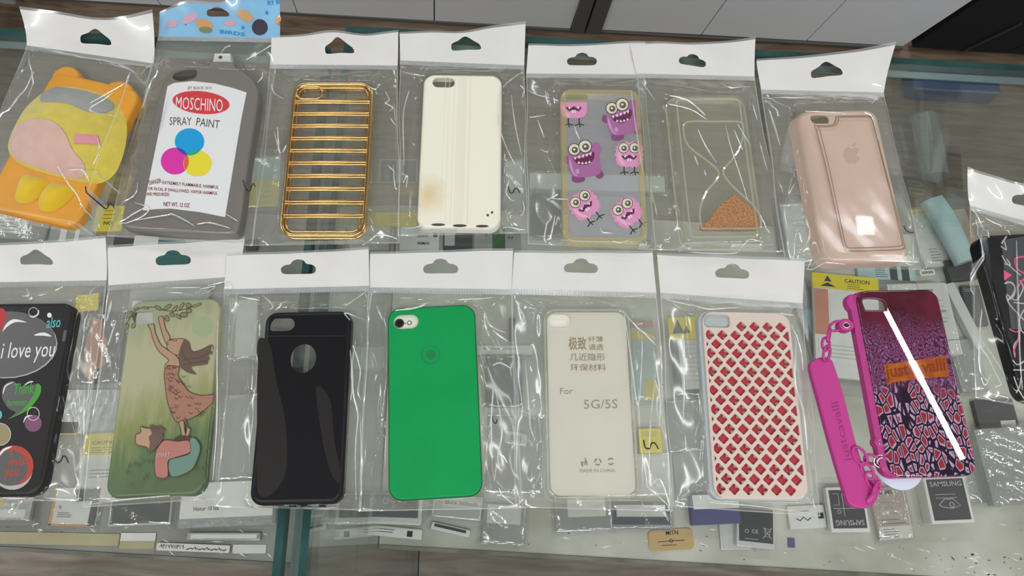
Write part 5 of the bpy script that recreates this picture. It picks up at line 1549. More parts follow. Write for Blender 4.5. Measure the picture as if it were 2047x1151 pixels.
for j in range(-3, 26):
    for i in range(-3, 9):
        cx, cy = p0[0] + ax * (i + 0.5 * (j % 2)), p0[1] - ay * j
        R_ = min(ax, 2 * ay) * .405
        dia = curve([(cx + R_, cy), (cx + R_ * .52, cy + R_ * .52), (cx, cy + R_), (cx - R_ * .52, cy + R_ * .52), (cx - R_, cy), (cx - R_ * .52, cy - R_ * .52), (cx, cy - R_), (cx + R_ * .52, cy - R_ * .52)], True, 2)
        x0_, x1_ = -pw / 2 + 1 + 1.8, pw / 2 + 1 - 1.8
        if cx + R_ < x0_ or cx - R_ > x1_ or cy + R_ > pl / 2 - 1.6 or cy - R_ < -pl / 2 + 1.6:
            continue
        if not (inside((cx, cy), inn)) and not (abs(cy) < pl / 2 - 8):
            continue
        if cx + R_ > hx0 and cx - R_ < hx1 and cy + R_ > hy0 and cy - R_ < hy1:
            continue
        dia = [(min(max(x, x0_), x1_), y) for x, y in dia]
        dd = []
        for q in dia:
            if not dd or math.hypot(q[0] - dd[-1][0], q[1] - dd[-1][1]) > 0.15:
                dd.append(q)
        if len(dd) > 3 and math.hypot(dd[0][0] - dd[-1][0], dd[0][1] - dd[-1][1]) < 0.15:
            dd.pop()
        if len(dd) < 4 or max(p[0] for p in dd) - min(p[0] for p in dd) < 1.3:
            continue
        hs_.append(dd); red_in.append((cx, cy, R_))
mb = MB(); mb.prism(ol, 8.2, 10, 0.7, [hol] + hs_, base=False); mb.build('lattice_plate', M['pink_plate'], root)
mb = MB(); vv, ff = plate(inset(ccw(ol), 0.8), [hol]); mb.add([(x, y, 8.35) for x, y in vv], ff); rl = mb.build('red_layer', M['red'], root)
A = Art(fr, 8.36, False); rr = random.Random(9)
for cx, cy, R_ in red_in:
    if abs(cx - 1) > pw / 2 - 2.5:
        continue
    u = (cx + 20) / 40 * 0.25
    if rr.random() < 0.72 - u:
        A.poly([(cx + .15 * R_, cy + .28 * R_), (cx + .85 * R_, cy + .2 * R_), (cx + .2 * R_, cy + .95 * R_)], M['taupe'])
        if rr.random() < 0.7:
            A.poly([(cx + .15 * R_, cy - .3 * R_), (cx + .85 * R_, cy - .2 * R_), (cx + .2 * R_, cy - .95 * R_)], M['taupe'])
A.build('arrow_notches', rl)
mb = MB(); mb.prism(rrect(1.2, 13, .5), 2.5, 7, .3); p = fr.loc(1399, 800); mb.v = [(x - W_ / 2 - .2, y + p[1], z) for x, y, z in mb.v]; mb.build('side_cutout_frame', M['hour_ridge'], root)
bag('clear bag with white header around the pink diamond lattice case', (1312, 506), (1606, 519), (1320, 586), (1604, 607), (1640, 1032), (1345, 1012), fr, 10.5, 0.5, (1463, 545), 14, [1, 1, 1, 2, 3], EURO, 0.97, 0.05)

# ---------------------------------------------------------------- 15 snake print case with a magenta strap
Z15 = 0.3
fr, root = case('phone_case', 'glossy snake print phone case in a magenta bumper with a chained strap', 'phone case', [(1713, 582), (1867, 579), (1956, 950), (1771, 956)], 11, Z15, GRP)
W_, L_ = fr.w, fr.l
fr.zr = Z15 + 11
ol = ccw(rrect(W_, L_, 8.5, 8))
hol = lpoly(fr, [(1724, 597), (1764, 599), (1772, 617), (1769, 621), (1732, 621), (1727, 617)], 3)
mb = MB(); lo0 = [(x - (3.2 if x < 0 else -.2) * min(1, abs(x) / 18), y) for x, y in ol]
inn_ = inset(ol, 3.0)
mb.loft([[(x, y, 0.3) for x, y in inset(lo0, 2.2)], [(x, y, 0) for x, y in inset(lo0, .6)], [(x, y, .8) for x, y in lo0], [(x, y, 7.0) for x, y in lo0], [(x, y, 9.3) for x, y in ol], [(x, y, 9.3) for x, y in inn_], [(x, y, .3) for x, y in inn_]])
mb.build('bumper', M['magenta'], root)
mb = MB(); mb.prism(ol, 8.6, 11, 1.5, [hol], n=5); mb.build('back_plate', M['snake'], root)
mb = MB(); mb.tube([(x, y, 10.9) for x, y in hol], 0.7, n=8, closed=True); mb.build('camera_frame', M['ink_mouth'], root)
A = Art(fr, 11.03)
A.poly([(1767, 729), (1890, 711), (1898, 752), (1846, 756), (1842, 770), (1832, 758), (1786, 764), (1774, 770)], M['orange_band'])
A.text('justcavalli', (1772, 764), (1893, 748), 34, M['brown_print'], 0.03); A.build('brand_band', root)


def torus(parent, name, c, rx, ry, rot, tilt, r, mat, n=18):
    """oval ring; c in local mm, tilt rolls it about its long axis"""
    mb_ = MB(); pts = []
    for i in range(n):
        a = 2 * math.pi * i / n
        x, y = rx * math.cos(a), ry * math.sin(a)
        y, z = y * math.cos(tilt), y * math.sin(tilt)
        pts.append((c[0] + x * math.cos(rot) - y * math.sin(rot), c[1] + x * math.sin(rot) + y * math.cos(rot), c[2] + z))
    mb_.tube(pts, r, n=8, closed=True)
    return mb_.build(name, mat, parent, angle=70)


fr.zr = Z15 + 5
for (x, y) in ((1686, 651), (1757, 884)):
    p = fr.loc(x, y)
    mb = MB(); e_ = ellipse(p[0] + 1.2, p[1], 5.6, 4.6, 24); mb.prism(e_, 1.2, 8.2, 1.8, [ellipse(p[0] + 0.6, p[1] - .5, 1.9, 1.6, 14)]); lg = mb.build('strap_lug', M['magenta'], root)
    torus(lg, 'eyelet', (p[0] + 0.6, p[1] - .5, 8.3), 2.2, 1.9, 0, 0, .45, M['chrome'])
mb = MB(); p = fr.loc(1700, 607); mb.prism(ellipse(p[0] + 1.5, p[1], 5, 6.5, 24, .2), 1, 8, 2); mb.build('corner_bulge', M['magenta'], root)
for x, y, rx, ry, rot, tl in ((1671, 652, 5.2, 3.0, .35, .25), (1656, 671, 4.6, 2.6, 1.2, 1.0), (1650, 688, 4.6, 2.8, 1.3, .2), (1652, 706, 5.4, 3.0, 1.15, .5),
                              (1718, 911, 6.2, 3.6, -1.15, .3), (1741, 918, 4.4, 3.2, -.4, .7), (1733, 941, 5.6, 3.0, -1.2, .5), (1744, 962, 6.4, 3.4, -1.15, .35), (1751, 975, 5.0, 3.4, 1.0, .9)):
    p = fr.loc(x, y); torus(root, 'chain_link', (p[0], p[1], 5.6), rx, ry, rot + math.pi if False else rot, tl, 1.0, M['magenta'])
p = fr.loc(1757, 922); torus(root, 'split_ring', (p[0], p[1], 6.5), 4.2, 4.0, 0, .35, .7, M['chrome']); torus(root, 'split_ring', (p[0] + .5, p[1] - .4, 7.4), 2.8, 2.6, 0, .5, .6, M['chrome'])
fr.zr = Z15 + 4
strap = lpoly(fr, [(1619, 735), (1626, 720), (1645, 713), (1662, 719), (1670, 737), (1685, 785), (1702, 850), (1717, 905), (1738, 960), (1755, 972), (1754, 994), (1743, 1011), (1722, 1016), (1701, 1009), (1690, 990), (1660, 890), (1636, 800)], 3)
mb = MB(); mb.prism(strap, 0.0, 4.6, 1.2); sb = mb.build('strap', M['magenta'], root)
A = Art(fr, 4.62); A.text('justcavalli', (1705, 920), (1679, 801), 20, M['magenta_deep'], 0.01); A.build('raised_lettering', sb)
p = fr.loc(1745, 990); mb = MB(); mb.tube([(p[0] - 4.5, p[1] - 4, 4.0), (p[0] - 1, p[1], 6.5), (p[0] + 2.5, p[1] + 6, 6.0), (p[0] + 1.0, p[1] + 10, 4.2)], 1.9, n=10); mb.build('strap_fold', M['magenta'], sb)
p = P(1803, 957, 2)
mb = MB(); mb.lathe([(0.1, 0), (15.5, 0), (16, 1.0), (15, 2.0), (0.1, 2.6)], n=40)
o = mb.build('button_disc', M['white_dome'], None, loc=(p.x, p.y + 9, 0.05)); o.scale = (1, 1, 0.1)
tag(o, 'round white disc peeking out below the snake print case', 'disc')

# ================================================================== STOCK ON THE GLASS SHELVES
ZS = -290.0
M['pouch'] = plain('antistatic_silver', (0.46, 0.47, 0.47), 0.28, 0.6, bump=0.9, bscale=0.12)
M['sleeve'] = clear('crinkled_sleeve', (0.97, 0.97, 0.96), 0.10, (0.75, 0.76, 0.74), 0.12, 0.09, bump=0.9, bscale=0.10, fmax=0.7)
M['silver_body'] = plain('silver_battery', (0.58, 0.58, 0.57), 0.35, 0.4)
M['white_label'] = plain('white_label_paper', (0.68, 0.68, 0.65), 0.55, var=0.08, vscale=0.05)
M['grey_label'] = plain('grey_label', (0.33, 0.34, 0.33), 0.5, var=0.15, vscale=0.05)
M['dark_label'] = plain('dark_label', (0.045, 0.045, 0.05), 0.4)
M['navy_label'] = plain('navy_label', (0.035, 0.04, 0.075), 0.4)
M['blue_label'] = plain('blue_violet_label', (0.08, 0.08, 0.20), 0.4)
M['caution'] = plain('yellow_caution_print', (0.66, 0.54, 0.02), 0.45)
M['coral'] = plain('coral_print', (0.52, 0.22, 0.15), 0.5)
M['orange_edge'] = plain('orange_tape', (0.55, 0.27, 0.06), 0.4)
M['gold_card'] = plain('gold_label_card', (0.52, 0.36, 0.17), 0.4, 0.2)
M['cream_card'] = plain('cream_cardboard', (0.42, 0.38, 0.23), 0.7, var=0.15, vscale=0.03)
M['light_blue'] = plain('pale_blue_wrap', (0.40, 0.54, 0.55), 0.4, var=0.12, vscale=0.03, bump=0.3, bscale=0.08)
M['teal_dark'] = plain('dark_teal_label', (0.02, 0.12, 0.12), 0.4)
M['deep_green'] = plain('deep_green_label', (0.03, 0.11, 0.03), 0.4)
M['pinkish'] = plain('pale_pink_label', (0.42, 0.34, 0.32), 0.5)
LK = ink('black', ()); LW = ink('silver', ())
_h = random.Random(21)


def crumple(w_, l_, h, amp, seed, over=4.0, n=20):
    """crumpled sleeve draped over a flat pack"""
    rr = random.Random(seed); mb_ = MB(); W2, L2 = w_ / 2 + over, l_ / 2 + over
    fx = [(rr.uniform(.1, .35), rr.uniform(.1, .35), rr.uniform(0, 6)) for _ in range(4)]
    vs = []
    for j in range(n + 1):
        for i in range(n + 1):
            x, y = -W2 + 2 * W2 * i / n, -L2 + 2 * L2 * j / n
            d = max(abs(x) - w_ / 2 + .5, abs(y) - l_ / 2 + .5, 0)
            z = max(0.4, (h + .8) * max(0, 1 - d / over) ** .8)
            z += amp * (0.5 + 0.5 * sum(math.sin(a * x + b * y + c) for a, b, c in fx) / 4) * (1 if d < over * .8 else .3)
            vs.append((x, y, z))
    mb_.add(vs, [(j * (n + 1) + i, j * (n + 1) + i + 1, (j + 1) * (n + 1) + i + 1, (j + 1) * (n + 1) + i) for j in range(n) for i in range(n)])
    return mb_


def stock(name, cat, label, quad, h=5.0, z=0.0, body='silver_body', panels=(), texts=(), sleeve=0.0, rnd_=1.5, zs=ZS, part='body', group='battery packs under the glass', shapes=()):
    """one flat pack lying under the glass: body, printed panels, lettering, sleeve; u, v run -1..1 across it"""
    zb = zs + 0.3 + z
    fr = Frame(quad, zb + h, zb)
    o = thing(name, label, cat, (fr.o.x, fr.o.y, zb), fr.t, group)
    hw, hl = fr.w / 2, fr.l / 2
    mb = MB(); mb.prism(rrect(fr.w, fr.l, rnd_, 3), 0, h, min(0.8, h * .3), n=2); mb.build(part, M[body], o)
    for u0, v0, u1, v1, mat, pn in panels:
        mb = MB(); mb.prism([(u0 * hw, v0 * hl), (u1 * hw, v0 * hl), (u1 * hw, v1 * hl), (u0 * hw, v1 * hl)], h - .2, h + .25); mb.build(pn, M[mat], o, smooth_=False)
    if texts or shapes:
        A_ = Art(fr, h + .3, False)
        for kind, pts, mat in shapes:
            q = [(u * hw, v * hl) for u, v in pts]
            if kind == 'poly':
                A_.poly(q, mat)
            elif kind == 'ring':
                A_.poly(ellipse(q[0][0], q[0][1], pts[1][0], pts[1][0], 18), mat, [ellipse(q[0][0], q[0][1], pts[1][0] * .72, pts[1][0] * .72, 18)])
            else:
                A_.line(q, kind, mat, smooth_=False)
        for s_, u0, v0, u1, hh, mat in texts:
            A_.text(s_, (u0 * hw, v0 * hl), (u1 * hw, v0 * hl + (0.0)), hh if u1 > u0 else hh, mat, 0.01)
        A_.build('label_print', o)
    if sleeve:
        crumple(fr.w, fr.l, h, sleeve, len(bpy.data.objects)).build('clear_sleeve', M['sleeve'], o, angle=60)
    return o


def rows(u0, u1, v0, v1, n, mat):
    return [(0.5, [(u0, lerp(v0, v1, i / max(1, n - 1))), (lerp(u0, u1, _h.uniform(.7, 1)), lerp(v0, v1, i / max(1, n - 1)))], mat) for i in range(n)]


def box4(x0, y0, x1, y1, sk=0.0):
    """pixel rectangle, sk shears its lower edge sideways"""
    return [(x0, y0), (x1, y0), (x1 + sk, y1), (x0 + sk, y1)]


TRIANGLE = [('poly', [(-.75, -.5), (-.35, .75), (.0, -.5)], LK), ('poly', [(-.05, -.5), (.18, .2), (.38, -.5)], LK)]
# --- along the front of the left shelf
stock('battery_pouch', 'pouch', 'crumpled silver pouch below the love bubble case, at the left border', box4(-40, 985, 66, 1040, -4), 4, 3, 'pouch', [(-1, .1, -.1, .75, 'caution', 'caution_patch'), (-.9, -.8, .8, -.2, 'white_label', 'label')], sleeve=3)
stock('battery', 'battery', 'white battery with orange edge tape, below the gap between bubble and girl cases', [(112, 975), (205, 975), (183, 1052), (98, 1048)], 4, 0, 'white_label', [(-1.02, -1.02, -.9, 1.02, 'orange_edge', 'edge_tape'), (-1.02, -1.03, 1.0, -.93, 'orange_edge', 'edge_tape'), (.72, -1, 1.02, 1, 'dark_label', 'black_end')],
      [('FJ', -.7, -.15, -.6, 3, LK)], sleeve=1.5, shapes=rows(-.7, 0, -.35, -.55, 3, LK))
stock('battery', 'battery', 'plain black battery in a silver-edged sleeve below the girl case', [(222, 960), (350, 954), (340, 1048), (219, 1052)], 4, 0, 'silver_body', [(-.94, -.9, .94, 1, 'dark_label', 'label')], sleeve=2)
stock('carton', 'box', 'white foil box with a small model sticker, below the black case', [(362, 965), (560, 960), (532, 1045), (358, 1056)], 12, 0, 'white_label', [(-.75, -.42, -.1, .05, 'white_label', 'sticker'), (-1, -1.02, 1, -.62, 'pouch', 'foil_edge')], [('Honor 10 lite', -.7, -.28, -.16, 4.2, LK)])
stock('battery_pouch', 'pouch', 'flat silver pouch in front of the white foil box', box4(375, 1064, 522, 1080, -3), 4, 0, 'pouch', [(-.9, -.5, .9, .6, 'white_label', 'label')])
stock('cardboard_strip', 'cardboard', 'long cream cardboard strip along the left shelf front edge', [(-60, 1062), (240, 1066), (236, 1092), (-62, 1085)], 1.2, 0, 'cream_card', group='paper strips on the left shelf front')
stock('cardboard_strip', 'cardboard', 'short cream cardboard strip left of the printed shelf label', [(242, 1066), (312, 1064), (308, 1098), (238, 1096)], 1.0, 0, 'cream_card', [(-1, 0, 1, 1, 'white_label', 'white_half')], group='paper strips on the left shelf front')
stock('shelf_label', 'label', 'white shelf label with black Arabic script, at the left shelf front', [(314, 1084), (460, 1090), (458, 1105), (312, 1100)], 0.8, 2.0, 'white_label', [], [('\u06f0\u06f9\u06f3\u06f8\u06f7\u06f7\u06f6\u06f1\u06f3\u06f5\u06f9', -.93, -.4, -.25, 4.0, LK)],
      group='paper strips on the left shelf front', part='paper',
      shapes=[(0.9, [(-.18 + .11 * k, -.1 + .35 * ((k * 7) % 3 - 1)), (-.12 + .11 * k, -.35), (-.08 + .11 * k, -.1)], LK) for k in range(10)])
stock('shelf_label', 'label', 'blank white shelf label right of the Arabic label', box4(466, 1088, 533, 1106, -2), 0.8, 0, 'white_label', group='paper strips on the left shelf front', part='paper')
# --- left shelf, seen between the left bags
stock('battery_pouch', 'pouch', 'dark pouch with a ragged coral print, between bubble and girl cases', [(168, 625), (250, 622), (240, 762), (150, 768)], 3, 0, 'dark_label', [], [], shapes=[('poly', [(-.6, .9), (-.1, .75), (.1, .3), (.35, .1), (.15, -.1), (.3, -.5), (-.1, -.65), (-.2, -.95), (-.6, -.8), (-.75, 0)], M['coral'])], sleeve=2)
stock('caution_label', 'label', 'yellow strip standing beside the bubble case', [(122, 675), (140, 675), (136, 784), (118, 784)], 2, 0, 'caution', part='paper')
stock('caution_label', 'label', 'crinkled yellow label just right of the bubble case top corner', [(152, 590), (198, 585), (196, 618), (150, 624)], 2, 6, 'caution', part='paper')
stock('caution_label', 'label', 'small yellow label below the bubble case pen mark', box4(106, 842, 158, 868, -3), 2, 0, 'caution', part='paper')
stock('battery_pouch', 'pouch', 'pouch with yellow caution band left of the girl case, lower half', [(166, 866), (252, 864), (240, 1000), (150, 1004)], 4, 0, 'white_label', [(-.95, .35, 1, .98, 'caution', 'caution_band')], [('CAUTION', -.55, .66, .7, 3.4, LK)], sleeve=2, shapes=rows(-.6, .6, .56, .42, 3, LK) + rows(-.5, .8, -.1, -.3, 3, LK))
stock('battery_pouch', 'pouch', 'large dull silver pouch behind the bubble bag lower right corner', [(120, 780), (250, 776), (236, 868), (106, 866)], 2, 0, 'pouch')
stock('battery_pouch', 'pouch', 'long grey pouch under the plush case bag', [(-60, 415), (100, 428), (92, 482), (-70, 470)], 4, 0, 'grey_label', [(-.6, -.6, .5, .7, 'white_label', 'label')], shapes=rows(-.5, .4, .4, -.4, 4, LK), sleeve=2)
stock('battery_pouch', 'pouch', 'olive yellow label pouch between plush and spray can cases', [(192, 412), (250, 410), (242, 462), (186, 462)], 4, 0, 'caution', [], [('NO', -.3, -.5, .3, 4.5, LK)], shapes=rows(-.4, .5, .6, .0, 3, LK))
stock('battery', 'battery', 'grey ribbed battery under the plush case bag lower edge', box4(102, 440, 188, 482, -4), 4, 0, 'grey_label', [(-.5, -1, -.2, 1, 'white_label', 'stripe'), (.2, -1, .4, 1, 'white_label', 'stripe')])
stock('battery_pouch', 'pouch', 'pale pouch with a yellow-green label between spray can and gold cases', [(486, 316), (562, 312), (556, 412), (478, 414)], 4, 0, 'light_blue', [(-1, -1.02, 1, .05, 'caution', 'yellow_label')], shapes=rows(0, .8, -.2, -.8, 4, M['grey_label']), sleeve=2)
stock('battery', 'battery', 'black battery square under the spray can bag lower edge', box4(228, 470, 268, 490, -2), 4, 0, 'dark_label')
stock('battery', 'battery', 'white and teal battery under the spray can bag lower edge', box4(268, 470, 372, 494, -2), 4, 0, 'white_label', [(-.05, -1, 1.01, 1, 'teal_dark', 'teal_half')])
stock('battery', 'battery', 'black battery edge peeking left of the gold case bag', box4(492, 478, 516, 498, -2), 4, 0, 'dark_label')
stock('battery_pouch', 'pouch', 'white pouch seen left of the black case upper half', [(462, 595), (520, 592), (512, 716), (450, 722)], 4, 0, 'grey_label', [(-.5, -.9, .9, .9, 'white_label', 'label')], sleeve=2)
stock('battery_pouch', 'pouch', 'grey silver pouch seen left of the black case lower half', [(446, 790), (540, 786), (530, 960), (436, 962)], 4, 0, 'pouch', sleeve=2)
stock('battery_pouch', 'pouch', 'teal card pouch under the girl bag header hole', [(310, 498), (420, 495), (412, 545), (300, 548)], 3, 0, 'teal_dark', [(.3, -1, 1, 1, 'dark_label', 'dark_end')])
stock('carton', 'box', 'flat grey carton beneath the girl case top', [(262, 562), (420, 556), (412, 660), (250, 664)], 6, 0, 'grey_label', [(-.9, -.8, .9, .2, 'white_label', 'label')])
# --- front row of the right shelf
stock('battery', 'battery', 'dark label battery below the green case left corner', [(740, 985), (845, 988), (842, 1050), (736, 1046)], 5, 4, 'white_label', [(-.86, -.55, .86, .95, 'dark_label', 'label'), (-.05, .1, .8, .75, 'white_label', 'sticker')], sleeve=1.5, shapes=[('ring', [(-.4, .5), (3, 0)], LW), (0.8, [(.0, .3), (.7, .3)], LK), (0.8, [(.0, .55), (.7, .55)], LK)])
stock('battery', 'battery', 'tilted white label battery beneath the dark label one', [(735, 1050), (845, 1056), (842, 1082), (736, 1066)], 4, 0, 'white_label', [], [], shapes=[('poly', [(.45, -.6), (.65, -.6), (.65, .5), (.45, .5)], LK)] + rows(-.6, .0, .4, -.1, 2, LK))
stock('battery', 'battery', 'silver battery with a 3000mAh label, below the green case', [(868, 985), (968, 992), (958, 1042), (862, 1030)], 6, 4, 'silver_body', [(-.6, -.1, .92, .75, 'white_label', 'label')], [('BN16 3000mAh', -.5, .12, .85, 3.6, LK)], sleeve=2)
stock('battery', 'battery', 'white battery end with a black stripe, in front of the 3000mAh one', [(866, 1043), (942, 1060), (936, 1074), (858, 1056)], 4, 0, 'white_label', [(-.85, -.1, .8, .7, 'dark_label', 'stripe')])
stock('battery_pouch', 'pouch', 'clear pouch with a faint line of print, right below the green case', [(968, 1005), (1055, 1010), (1042, 1090), (960, 1084)], 3, 0, 'grey_label', [(-.8, .0, .8, .95, 'white_label', 'label')], sleeve=4)
stock('battery_pouch', 'pouch', 'grey silver pouch with a white label, left below the lettered card case', [(1112, 992), (1222, 990), (1222, 1058), (1108, 1064)], 4, 0, 'pouch', [(-.55, -.2, .8, 1, 'white_label', 'label')], sleeve=4)
stock('battery_pouch', 'pouch', 'dark framed pouch with a white strip, right below the lettered card case', [(1226, 1004), (1345, 1004), (1340, 1056), (1222, 1056)], 4, 0, 'navy_label', [(-.85, -.1, .8, .8, 'white_label', 'label'), (-1, -1.02, 1, -.7, 'pouch', 'foil_edge')], sleeve=3)
stock('label_card', 'card', 'gold card with small print lying at the right shelf front', [(1294, 1058), (1384, 1056), (1388, 1096), (1300, 1104)], 1.5, 0, 'gold_card', [], [('MITN', -.2, .45, .35, 4, LK)], shapes=[(0.6, [(-.6, -.15), (.6, -.1)], LK), ('ring', [(0, -.1), (1.8, 0)], LK)] + rows(-.45, .5, -.5, -.5, 1, LK), rnd_=5, group=None, part='card')
stock('carton', 'box', 'blue and white box below the pink lattice case', [(1388, 990), (1482, 988), (1474, 1044), (1376, 1050)], 12, 0, 'blue_label', [(-.9, .05, 1, 1, 'white_label', 'white_top')])
stock('battery', 'battery', 'grey battery with disposal symbols, below the pink lattice case', [(1472, 1008), (1546, 1022), (1552, 1096), (1474, 1094)], 6, 3, 'silver_body', [(-.88, -.72, .9, .97, 'dark_label', 'label')], [('CE', -.22, -.28, .12, 3.6, LW)],
      shapes=[('ring', [(-.48, -.2), (1.9, 0)], LW), (0.6, [(.45, .0), (.5, -.4), (.7, -.4), (.75, .0), (.4, .0)], LW), (0.6, [(.35, -.5), (.82, .05)], LW), (0.6, [(.82, -.5), (.4, .05)], LW)] + rows(-.6, .3, -.58, -.58, 1, LW))
stock('battery_pouch', 'pouch', 'pouch with a white Arabic slip at the lattice bag corner', [(1575, 1012), (1652, 1008), (1648, 1054), (1578, 1058)], 4, 0, 'white_label', [], shapes=rows(-.8, .3, .5, .5, 1, LK) + [(0.9, [(-.6, -.1), (-.4, -.3), (-.2, 0), (.0, -.3), (.2, -.1)], LK), ('poly', [(.6, -.2), (.9, -.2), (.9, .3), (.6, .3)], LK)])
stock('battery', 'battery', 'black label battery with upside-down white lettering, below the strap end', [(1648, 972), (1725, 974), (1742, 1062), (1664, 1066)], 7, 5, 'white_label', [(-.86, -.82, .86, .86, 'dark_label', 'label')], [('SAMSUNG', .74, -.46, -.72, 5.2, LW)],
      shapes=[(0.6, [(-.7, .7), (-.4, .7), (-.4, .2), (-.7, .2)], LW), (0.6, [(-.2, .7), (-.2, -.3)], LW), (0.6, [(.2, .7), (.6, .4), (.3, .1)], LW), ('ring', [(-.45, -.1), (2, 0)], LW), (0.6, [(-.75, .05), (.6, .05)], LW)])
stock('battery', 'battery', 'pale pink label battery between two black label batteries below the snake print case', [(1744, 976), (1812, 970), (1822, 1076), (1752, 1080)], 5, 0, 'pinkish', [(-.9, -.98, .9, -.5, 'white_label', 'lower_label')], [('SAMS', -.5, .72, .3, 4, LK)], shapes=rows(-.7, .7, -.25, -.4, 2, LK) + rows(-.7, .4, .4, .0, 3, M['grey_label']) + rows(-.7, .2, -.6, -.9, 4, LK), sleeve=1.5)
stock('battery', 'battery', 'thick black label battery with upright white lettering, below the snake print case', [(1850, 955), (1934, 952), (1944, 1044), (1858, 1048)], 16, 0, 'white_label', [(-.86, -.85, .86, .92, 'dark_label', 'label')], [('SAMSUNG', -.74, .6, .76, 4.8, LW)],
      shapes=[(0.7, [(-.5, -.2), (-.2, .05), (.2, .05), (.5, -.25), (.1, -.35), (-.3, -.3), (-.5, -.2)], LW), ('ring', [(.1, -.2), (2.6, 0)], LW)] + rows(-.6, .6, .25, .1, 2, LW))
stock('battery_pouch', 'pouch', 'crumpled clear pouch pile at the right border, topmost', [(1958, 858), (2100, 850), (2110, 1000), (1975, 1012)], 10, 8, 'grey_label', [(.1, -1, 1, -.1, 'pinkish', 'label')], sleeve=8)
stock('battery_pouch', 'pouch', 'grey pouch beneath the crumpled pile at the right border', [(1915, 862), (1975, 858), (1998, 1010), (1930, 1000)], 8, 0, 'pouch', sleeve=4)
stock('battery', 'battery', 'black battery with a tiny white sticker, right of the snake print case', [(1952, 800), (2030, 796), (2036, 868), (1955, 872)], 6, 0, 'dark_label', [(.1, -.85, .85, -.2, 'white_label', 'sticker')], shapes=rows(.2, .75, -.45, -.45, 1, LK))
stock('paper_scrap', 'scrap', 'small torn blue paper scrap on the bare right shelf front', [(1576, 1074), (1588, 1076), (1590, 1094), (1574, 1094)], 0.6, 0, 'blue_label', rnd_=.4, group=None, part='paper')
stock('battery', 'battery', 'silver battery under the grey one with disposal symbols', [(1438, 1030), (1500, 1028), (1500, 1100), (1440, 1098)], 2.6, 0, 'silver_body')
# --- right shelf between the bags
stock('battery', 'battery', 'dark battery seen just right of the black case hole', [(712, 664), (768, 662), (764, 690), (706, 692)], 5, 0, 'dark_label')
stock('battery_pouch', 'pouch', 'white print slip left of the green case upper corner', [(704, 694), (770, 692), (766, 735), (698, 738)], 3, 0, 'white_label', shapes=rows(-.7, .7, .6, -.5, 4, M['grey_label']))
stock('battery', 'battery', 'navy battery beside the green case right edge', [(972, 712), (1046, 712), (1042, 812), (968, 814)], 5, 2, 'navy_label', sleeve=2.5)
stock('battery_pouch', 'pouch', 'white labelled pouch above the navy battery', [(955, 690), (1066, 690), (1064, 708), (952, 708)], 3, 0, 'white_label', shapes=rows(-.8, .8, .2, .2, 1, LK))
stock('battery', 'battery', 'narrow black battery between green and lettered card bags', [(1018, 634), (1032, 634), (1030, 680), (1016, 680)], 4, 0, 'dark_label')
stock('battery_pouch', 'pouch', 'tilted pouch with a dark sticker right of the green case lower half', [(1012, 860), (1056, 868), (1050, 892), (1006, 884)], 4, 0, 'white_label', [(-.5, -.5, .5, .5, 'grey_label', 'sticker')], sleeve=2)
stock('battery_pouch', 'pouch', 'dull pouch between green and lettered card cases, lower part', [(975, 830), (1085, 836), (1080, 985), (968, 980)], 2, 0, 'grey_label', sleeve=3)
stock('battery_pouch', 'pouch', 'pale blue pouch with coral and yellow corners, right of the lettered card case', [(1256, 640), (1312, 642), (1308, 800), (1262, 800)], 5, 0, 'light_blue', [(-1, .82, 1, 1, 'coral', 'coral_band'), (-1, .5, .9, .74, 'caution', 'yellow_band'), (.1, -1, 1, -.5, 'caution', 'yellow_patch')], sleeve=3)
stock('caution_label', 'label', 'yellow label behind the pen mark right of the lettered card case', [(1276, 856), (1322, 856), (1324, 904), (1280, 906)], 3, 4, 'caution', shapes=rows(-.7, .7, .7, .4, 3, M['grey_label']), part='paper')
stock('battery_pouch', 'pouch', 'white pouch beneath the pen mark label', [(1262, 906), (1338, 906), (1342, 990), (1270, 992)], 3, 0, 'white_label', sleeve=2)
stock('battery_pouch', 'pouch', 'pouch with yellow caution band left of the lattice case top', [(1334, 634), (1396, 632), (1398, 676), (1338, 678)], 4, 6, 'caution', shapes=TRIANGLE)
stock('battery', 'battery', 'white label battery in a black frame left of the lattice case', [(1340, 672), (1420, 670), (1428, 790), (1352, 792)], 6, 0, 'dark_label', [(-.65, -.78, .95, .9, 'white_label', 'label')], shapes=rows(-.5, .8, .7, -.5, 9, M['grey_label']), sleeve=1.5)
stock('battery_pouch', 'pouch', 'silver pouch left of the lattice case, lower half', [(1330, 800), (1425, 798), (1436, 900), (1342, 904)], 4, 0, 'pouch', sleeve=3)
stock('battery_pouch', 'pouch', 'grey pouch left of the lattice case bottom corner', [(1345, 905), (1440, 902), (1446, 998), (1352, 1002)], 3, 0, 'grey_label', sleeve=2)
stock('battery', 'battery', 'white battery with cut off black capital lettering beneath the cream case', [(802, 452), (880, 452), (876, 500), (796, 500)], 4, 0, 'white_label', [], [('ASUNG', -.1, .1, .42, 3.6, LK), ('400MAH', -.1, -.55, .5, 3.6, LK)], shapes=[('poly', [(.7, .1), (.9, .1), (.9, .55), (.7, .55)], LK)])
stock('battery', 'battery', 'dark battery with foil tab beneath the cream case bottom', [(888, 455), (945, 455), (942, 500), (884, 500)], 4, 0, 'dark_label', [(-.9, -.6, -.2, .9, 'silver_body', 'foil_tab')])
stock('battery', 'battery', 'grey battery with a green centre beneath the cream case corner', [(948, 455), (1040, 455), (1040, 500), (946, 500)], 4, 0, 'grey_label', [(-.2, -1, .35, 1, 'deep_green', 'green_block')], [('S.', -.5, .2, -.4, 3, LK), ('4.0', .45, .0, .7, 3, LK)])
